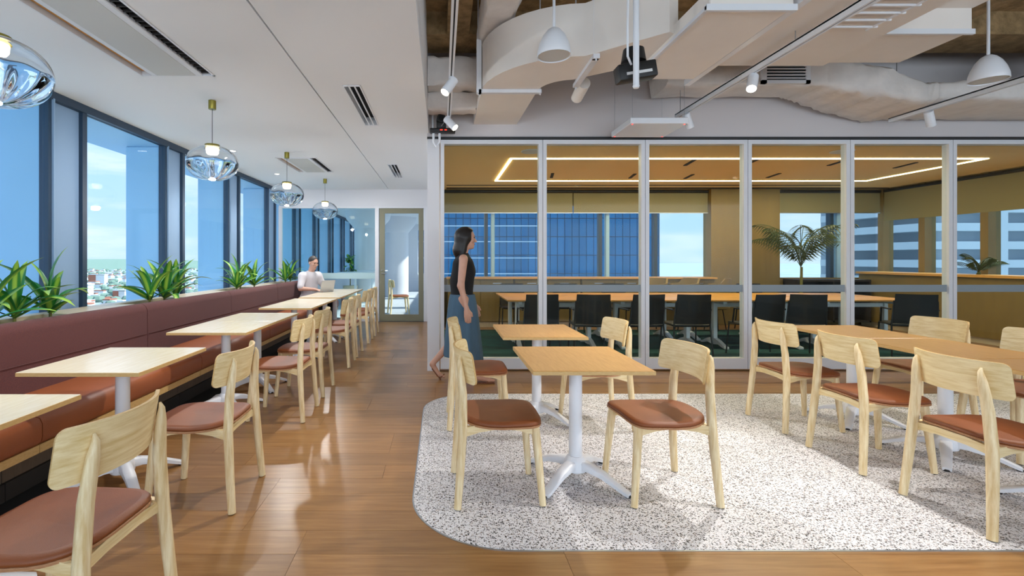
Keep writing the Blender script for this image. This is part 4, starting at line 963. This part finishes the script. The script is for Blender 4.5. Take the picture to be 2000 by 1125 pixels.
def sdf_build(name, prims, h, mat, parent, M=None, cut=None, smooth=2):
    pts = []
    for p in prims:
        if p[0] == 'cap': pts += [np.array(p[1])-p[3], np.array(p[1])+p[3], np.array(p[2])-p[4], np.array(p[2])+p[4]]
        elif p[0] == 'ell': pts += [np.array(p[1])-max(p[2]), np.array(p[1])+max(p[2])]
    pts = np.array(pts); lo = pts.min(0)-4*h-.02; hi = pts.max(0)+4*h+.02
    n = np.ceil((hi-lo)/h).astype(int)+1; V = np.full(tuple(n), .5, np.float32)
    ax = [lo[i]+h*np.arange(n[i]) for i in range(3)]
    for p in prims:
        k = p[-1]; mg = k*1.2+3*h
        if p[0] == 'cap': a, b = np.array(p[1]), np.array(p[2]); r = max(p[3], p[4]); l_, h_ = np.minimum(a, b)-r-mg, np.maximum(a, b)+r+mg
        else: c_ = np.array(p[1]); r = max(p[2]); l_, h_ = c_-r-mg, c_+r+mg
        i0 = np.maximum(0, np.floor((l_-lo)/h)).astype(int); i1 = np.minimum(n, np.ceil((h_-lo)/h)+1).astype(int)
        if (i1 <= i0).any(): continue
        X, Y, Z = np.meshgrid(ax[0][i0[0]:i1[0]], ax[1][i0[1]:i1[1]], ax[2][i0[2]:i1[2]], indexing='ij')
        if p[0] == 'cap':
            ba = b-a; q = np.clip(((X-a[0])*ba[0]+(Y-a[1])*ba[1]+(Z-a[2])*ba[2])/max(1e-9, ba.dot(ba)), 0, 1)
            d = np.sqrt((X-a[0]-q*ba[0])**2+(Y-a[1]-q*ba[1])**2+(Z-a[2]-q*ba[2])**2)-(p[3]+(p[4]-p[3])*q)
        else:
            rr = p[2]; x_, y_, z_ = X-c_[0], Y-c_[1], Z-c_[2]
            if p[0] in ('ell', 'sub') and len(p) == 5 and p[3]:
                cp, sp_ = math.cos(p[3]), math.sin(p[3]); x_, z_ = x_*cp-z_*sp_, x_*sp_+z_*cp      # pitch about Y
            k0 = np.sqrt((x_/rr[0])**2+(y_/rr[1])**2+(z_/rr[2])**2); k1 = np.sqrt((x_/rr[0]**2)**2+(y_/rr[1]**2)**2+(z_/rr[2]**2)**2)+1e-9
            d = k0*(k0-1)/k1
        S = tuple(slice(i0[q], i1[q]) for q in range(3)); W = V[S]
        if p[0] == 'sub':
            d = -d; hh = np.clip(.5-.5*(W-d)/k, 0, 1); V[S] = W*(1-hh)+d*hh+k*hh*(1-hh)
        else:
            hh = np.clip(.5+.5*(W-d)/k, 0, 1); V[S] = W*(1-hh)+d*hh-k*hh*(1-hh)
    if cut is not None:
        X, Y, Z = np.meshgrid(*ax, indexing='ij'); V = np.maximum(V, cut(X, Y, Z).astype(np.float32))
    P, F = surface_nets(V, lo, h)
    me = bpy.data.meshes.new(name); me.from_pydata([tuple(map(float, p)) for p in P], [], [tuple(map(int, f)) for f in F])
    if M: me.transform(M)
    me.polygons.foreach_set('use_smooth', [True]*len(me.polygons)); me.materials.append(MATS[mat])
    bm = bmesh.new(); bm.from_mesh(me)
    for _ in range(smooth): bmesh.ops.smooth_vert(bm, verts=bm.verts, factor=.4, use_axis_x=True, use_axis_y=True, use_axis_z=True)
    bm.to_mesh(me); bm.free()
    o = bpy.data.objects.new(name, me); COL.objects.link(o)
    if parent: o.parent = parent
    return o
def head_prims(c, pitch=0.0, f=1.0):
    # c: head centre, faces +x; pitch > 0 looks down
    cp, sp_ = math.cos(pitch), math.sin(pitch)
    def at(x, y, z): return (c[0]+(x*cp+z*sp_)*f, c[1]+y*f, c[2]+(-x*sp_+z*cp)*f)
    P = [('ell', at(-.012, 0, .028), (.098*f, .077*f, .092*f), pitch, .02), ('ell', at(.022, 0, -.045), (.066*f, .060*f, .075*f), pitch, .03),
         ('ell', at(.062, 0, -.098), (.028*f, .030*f, .022*f), pitch, .025), ('cap', at(.083, 0, .012), at(.106, 0, -.028), .010*f, .015*f, .010),
         ('cap', at(.078, .03, .03), at(.078, -.03, .03), .012*f, .012*f, .012), ('cap', at(.08, .018, -.062), at(.08, -.018, -.062), .012*f, .012*f, .010)]
    for s in (-1, 1):
        P += [('sub', at(.092, s*.032, .012), (.016*f, .018*f, .010*f), pitch, .010), ('ell', at(-.005, s*.079, -.008), (.020*f, .010*f, .032*f), pitch, .006), ('ell', at(.06, s*.045, -.02), (.025*f, .02*f, .02*f), pitch, .02)]
    return P, at
def hand(w, d, up, side, L=.18, curl=.5, thumb=1):
    # wrist w, direction d, palm-normal up (back of the hand), side = thumb direction
    w, d, up, side = (np.array(v, float) for v in (w, d, up, side)); P = []
    d /= np.linalg.norm(d); up /= np.linalg.norm(up); side /= np.linalg.norm(side)
    pc = w+d*.05
    P.append(('cap', tuple(w), tuple(pc), .024, .026, .015))
    for q, (o_, ln, r_) in enumerate(((.030, .070, .0088), (.010, .078, .009), (-.010, .073, .0087), (-.028, .058, .0078))):
        a = w+d*.03+side*o_*.7; b = w+d*.088+side*o_; P.append(('cap', tuple(a), tuple(b), .014, .011, .010))
        c1 = curl*.7; dd = d*math.cos(c1)-up*math.sin(c1); m_ = b+dd*ln*.5; c2 = curl*1.5; d2 = d*math.cos(c2)-up*math.sin(c2); e_ = m_+d2*ln*.5
        P.append(('cap', tuple(b), tuple(m_), r_*1.05, r_, .004)); P.append(('cap', tuple(m_), tuple(e_), r_, r_*.85, .004))
    a = w+d*.025+side*.018; b = a+d*.03+side*.028-up*.008; e_ = b+d*.035+side*.006-up*.008
    P.append(('cap', tuple(a), tuple(b), .014, .011, .010)); P.append(('cap', tuple(b), tuple(e_), .011, .009, .005))
    return P

# ---- seated man (local: origin on the floor under the pelvis, faces +X)
man = thing('person', 'man in a white t-shirt sitting on the banquette and typing on a laptop', 'person', (-2.47, 9.12, 0), R(-38))
hp, at = head_prims((.085, 0, 1.275), .32, 1.02)
body = [('cap', (-.03, 0, .60), (-.04, 0, .80), .12, .125, .05), ('cap', (-.04, 0, .8), (-.005, 0, .99), .125, .12, .05), ('cap', (0, -.15, 1.03), (0, .15, 1.03), .055, .055, .05),
        ('cap', (.0, 0, 1.05), (.05, 0, 1.17), .058, .056, .03)]+hp
for s in (-1, 1):
    el = (.06, s*.265, .80); wr = (.275, s*.125, .787)
    body += [('cap', (.0, s*.185, 1.03), el, .052, .042, .03), ('cap', el, wr, .042, .026, .02), ('cap', (-.02, s*.09, .57), (.43, s*.12, .53), .08, .06, .04), ('cap', (.43, s*.12, .53), (.46, s*.13, .10), .055, .04, .02), ('cap', (.44, s*.13, .05), (.58, s*.14, .04), .035, .03, .02)]
    body += hand(wr, (.95, -s*.28, -.06), (0.1, 0, 1), (.25, -s*.95, 0), curl=.35)
ob = sdf_build('body', body, .0075, 'skin_light', man)
tee = [('cap', (-.03, 0, .60), (-.04, 0, .80), .148, .145, .05), ('cap', (-.04, 0, .8), (-.005, 0, .99), .145, .14, .05), ('cap', (-.005, -.16, 1.025), (-.005, .16, 1.025), .075, .075, .05), ('cap', (0, 0, 1.05), (.025, 0, 1.09), .075, .068, .02), ('ell', (-.03, 0, .62), (.16, .19, .09), 0, .04)]
for s in (-1, 1): tee += [('cap', (.0, s*.18, 1.02), (.055, s*.258, .84), .066, .064, .07)]
def tcut(X, Y, Z): return np.maximum(Z-(1.115-(X-.03)*.25), .56-Z)
sdf_build('t_shirt', tee, .009, 'tee_white', man, cut=tcut)
tr = [('ell', (-.03, 0, .575), (.16, .18, .10), 0, .04)]
for s in (-1, 1): tr += [('cap', (-.02, s*.09, .57), (.43, s*.12, .535), .098, .078, .04), ('cap', (.43, s*.12, .53), (.46, s*.13, .13), .074, .058, .03)]
sdf_build('trousers', tr, .01, 'trouser_black', man)
for s in (-1, 1): sdf_build('shoe', [('cap', (.43, s*.13, .05), (.60, s*.145, .035), .046, .038, .03), ('cap', (.44, s*.13, .05), (.455, s*.13, .12), .045, .045, .03)], .008, 'label_white', man, cut=lambda X, Y, Z: .003-Z)
def hcut(X, Y, Z):
    # short hair: keep the crown and the sides above the ear, back to the neck
    x, z = X-.085, Z-1.275; cp, sp_ = math.cos(.32), math.sin(.32); xl, zl = x*cp-z*sp_, x*sp_+z*cp
    return np.maximum(-.006-zl-np.clip(-(xl+.02)*.9, -.06, .05), xl-.062-(zl-.1)*.1)
sdf_build('hair', [('ell', at(-.013, 0, .032), (.102, .082, .096), .32, .01)], .005, 'hair_grey', man, cut=hcut)
for s in (-1, 1):
    o = MB().lathe([(0, -.008), (.007, -.006), (.008, 0), (.007, .006), (0, .008)], at(.084, s*.032, .012), 10, cap=False).build('eye', 'eye_dark', man)
    MB().tube([at(.094, s*.015, .034), at(.09, s*.046, .03)], .004, 6).build('eyebrow', 'hair_grey', man)
MB().tube([at(.088, -.02, -.064), at(.094, 0, -.064), at(.088, .02, -.064)], [.003, .005, .003], 6).build('mouth', 'lip', man)
sdf_build('beard', [('cap', at(.083, .022, -.052), at(.083, -.022, -.052), .011, .011, .008), ('ell', at(.06, 0, -.098), (.030, .034, .024), .32, .02)], .004, 'hair_grey', man, cut=lambda X, Y, Z: np.minimum(np.abs(Z-at(.09, 0, -.064)[2])-.004, 0)*-1-.0)

# ---- walking woman (faces +X)
wo = thing('person', 'woman walking past the glass in a black sleeveless top and blue-grey skirt', 'person', (.235, 5.30, 0), 0)
hp, at = head_prims((.045, 0, 1.565), .05, .94)
body = [('cap', (-.01, 0, .93), (-.01, 0, 1.10), .105, .10, .05), ('cap', (-.01, 0, 1.1), (0, 0, 1.28), .10, .10, .05), ('cap', (0, -.13, 1.345), (0, .13, 1.345), .045, .045, .04), ('cap', (0, 0, 1.35), (.02, 0, 1.47), .05, .046, .025)]+hp
# right arm (toward the camera) hangs slightly back, left arm forward
sh, el, wr = (0, -.175, 1.34), (-.03, -.225, 1.06), (.03, -.235, .82)
body += [('cap', sh, el, .046, .036, .03), ('cap', el, wr, .036, .023, .02)]+hand(wr, (.12, 0, -1), (.1, -1, 0), (1, 0, .1), curl=.35)
sh, el, wr = (0, .175, 1.34), (.03, .22, 1.06), (.13, .20, .84)
body += [('cap', sh, el, .046, .036, .03), ('cap', el, wr, .036, .023, .02)]+hand(wr, (.35, 0, -1), (.1, 1, 0), (1, 0, .1), curl=.35)
# legs: right forward, left trailing with heel up
body += [('cap', (.0, -.07, .9), (.075, -.07, .48), .08, .052, .04), ('cap', (.075, -.07, .48), (.15, -.075, .085), .050, .030, .02), ('cap', (.14, -.075, .06), (.27, -.08, .035), .032, .026, .02), ('cap', (.27, -.08, .033), (.33, -.08, .028), .026, .016, .015)]
body += [('cap', (.0, .08, .9), (-.07, .075, .47), .08, .052, .04), ('cap', (-.07, .075, .47), (-.33, .085, .18), .052, .030, .02), ('cap', (-.335, .085, .165), (-.27, .085, .06), .030, .028, .02), ('cap', (-.27, .085, .055), (-.21, .085, .032), .026, .018, .015)]
sdf_build('body', body, .007, 'skin', wo)
topp = [('cap', (-.01, 0, .93), (-.01, 0, 1.10), .125, .118, .05), ('cap', (-.01, 0, 1.1), (.005, 0, 1.27), .12, .118, .05), ('cap', (0, -.09, 1.34), (0, .09, 1.34), .058, .058, .04), ('ell', (.06, 0, 1.2), (.08, .13, .08), 0, .04), ('cap', (0, 0, 1.36), (.01, 0, 1.41), .062, .058, .02)]
sdf_build('sleeveless_top', topp, .008, 'top_black', wo, cut=lambda X, Y, Z: np.maximum(Z-1.405, .90-Z))
rings = []
for i in range(15):
    f = i/14; z = .955-f*.70; rx = .135+.08*f**.7; ry = .13+.05*f**.7; cx = -.005+.01*f
    rings.append([(cx+rx*math.cos(a)*(1+.05*f*math.sin(9*a+1)), ry*math.sin(a)*(1+.05*f*math.sin(9*a)), z+.03*f*math.cos(a)*-1) for a in [2*PI*j/64 for j in range(64)]])
MB().loft(rings, cap=False).loft([[(x*.97, y*.97, z) for x, y, z in r] for r in rings], cap=False).build('skirt', 'denim_blue', wo, 70)
hair = [('ell', at(-.02, 0, .035), (.110, .094, .098), .05, .02), ('cap', at(-.05, 0, .0), at(-.075, 0, -.14), .085, .075, .05), ('cap', at(-.075, 0, -.14), at(-.08, 0, -.25), .07, .035, .04), ('cap', at(-.02, -.07, .0), at(-.045, -.075, -.2), .035, .022, .03), ('cap', at(-.02, .07, .0), at(-.045, .075, -.2), .035, .022, .03)]
def wcut(X, Y, Z):
    x, z = X-.045, Z-1.565; return (x-.045)-np.clip((z-.06)*.9, 0, .06)
sdf_build('hair', hair, .006, 'hair_dark', wo, cut=wcut)
for s in (-1, 1):
    MB().lathe([(0, -.007), (.006, -.005), (.007, 0), (.006, .005), (0, .007)], at(.085, s*.032, .012), 10, cap=False).build('eye', 'eye_dark', wo); MB().tube([at(.094, s*.015, .036), at(.086, s*.048, .032)], .0035, 6).build('eyebrow', 'hair_dark', wo)
MB().tube([at(.088, -.018, -.064), at(.095, 0, -.064), at(.088, .018, -.064)], [.003, .006, .003], 6).build('mouth', 'lip', wo)
sa = MB().rbox(.10, .34, -.115, -.045, 0, .012, .004, 1).tube([(.26, -.115, .01), (.26, -.08, .066), (.26, -.045, .01)], .006, 6).tube([(.13, -.11, .01), (.125, -.075, .11), (.13, -.04, .01)], .005, 6); sa.build('sandal', 'sandal', wo)
Ms = Matrix.Translation((-.25, .085, .02)) @ Matrix.Rotation(R(52), 4, 'Y')
MB().rbox(-.14, .06, -.035, .035, -.012, 0, .004, 1, Ms).tube([Ms @ Vector(p) for p in ((0, -.035, 0), (0, 0, .06), (0, .035, 0))], .006, 6).build('sandal', 'sandal', wo)
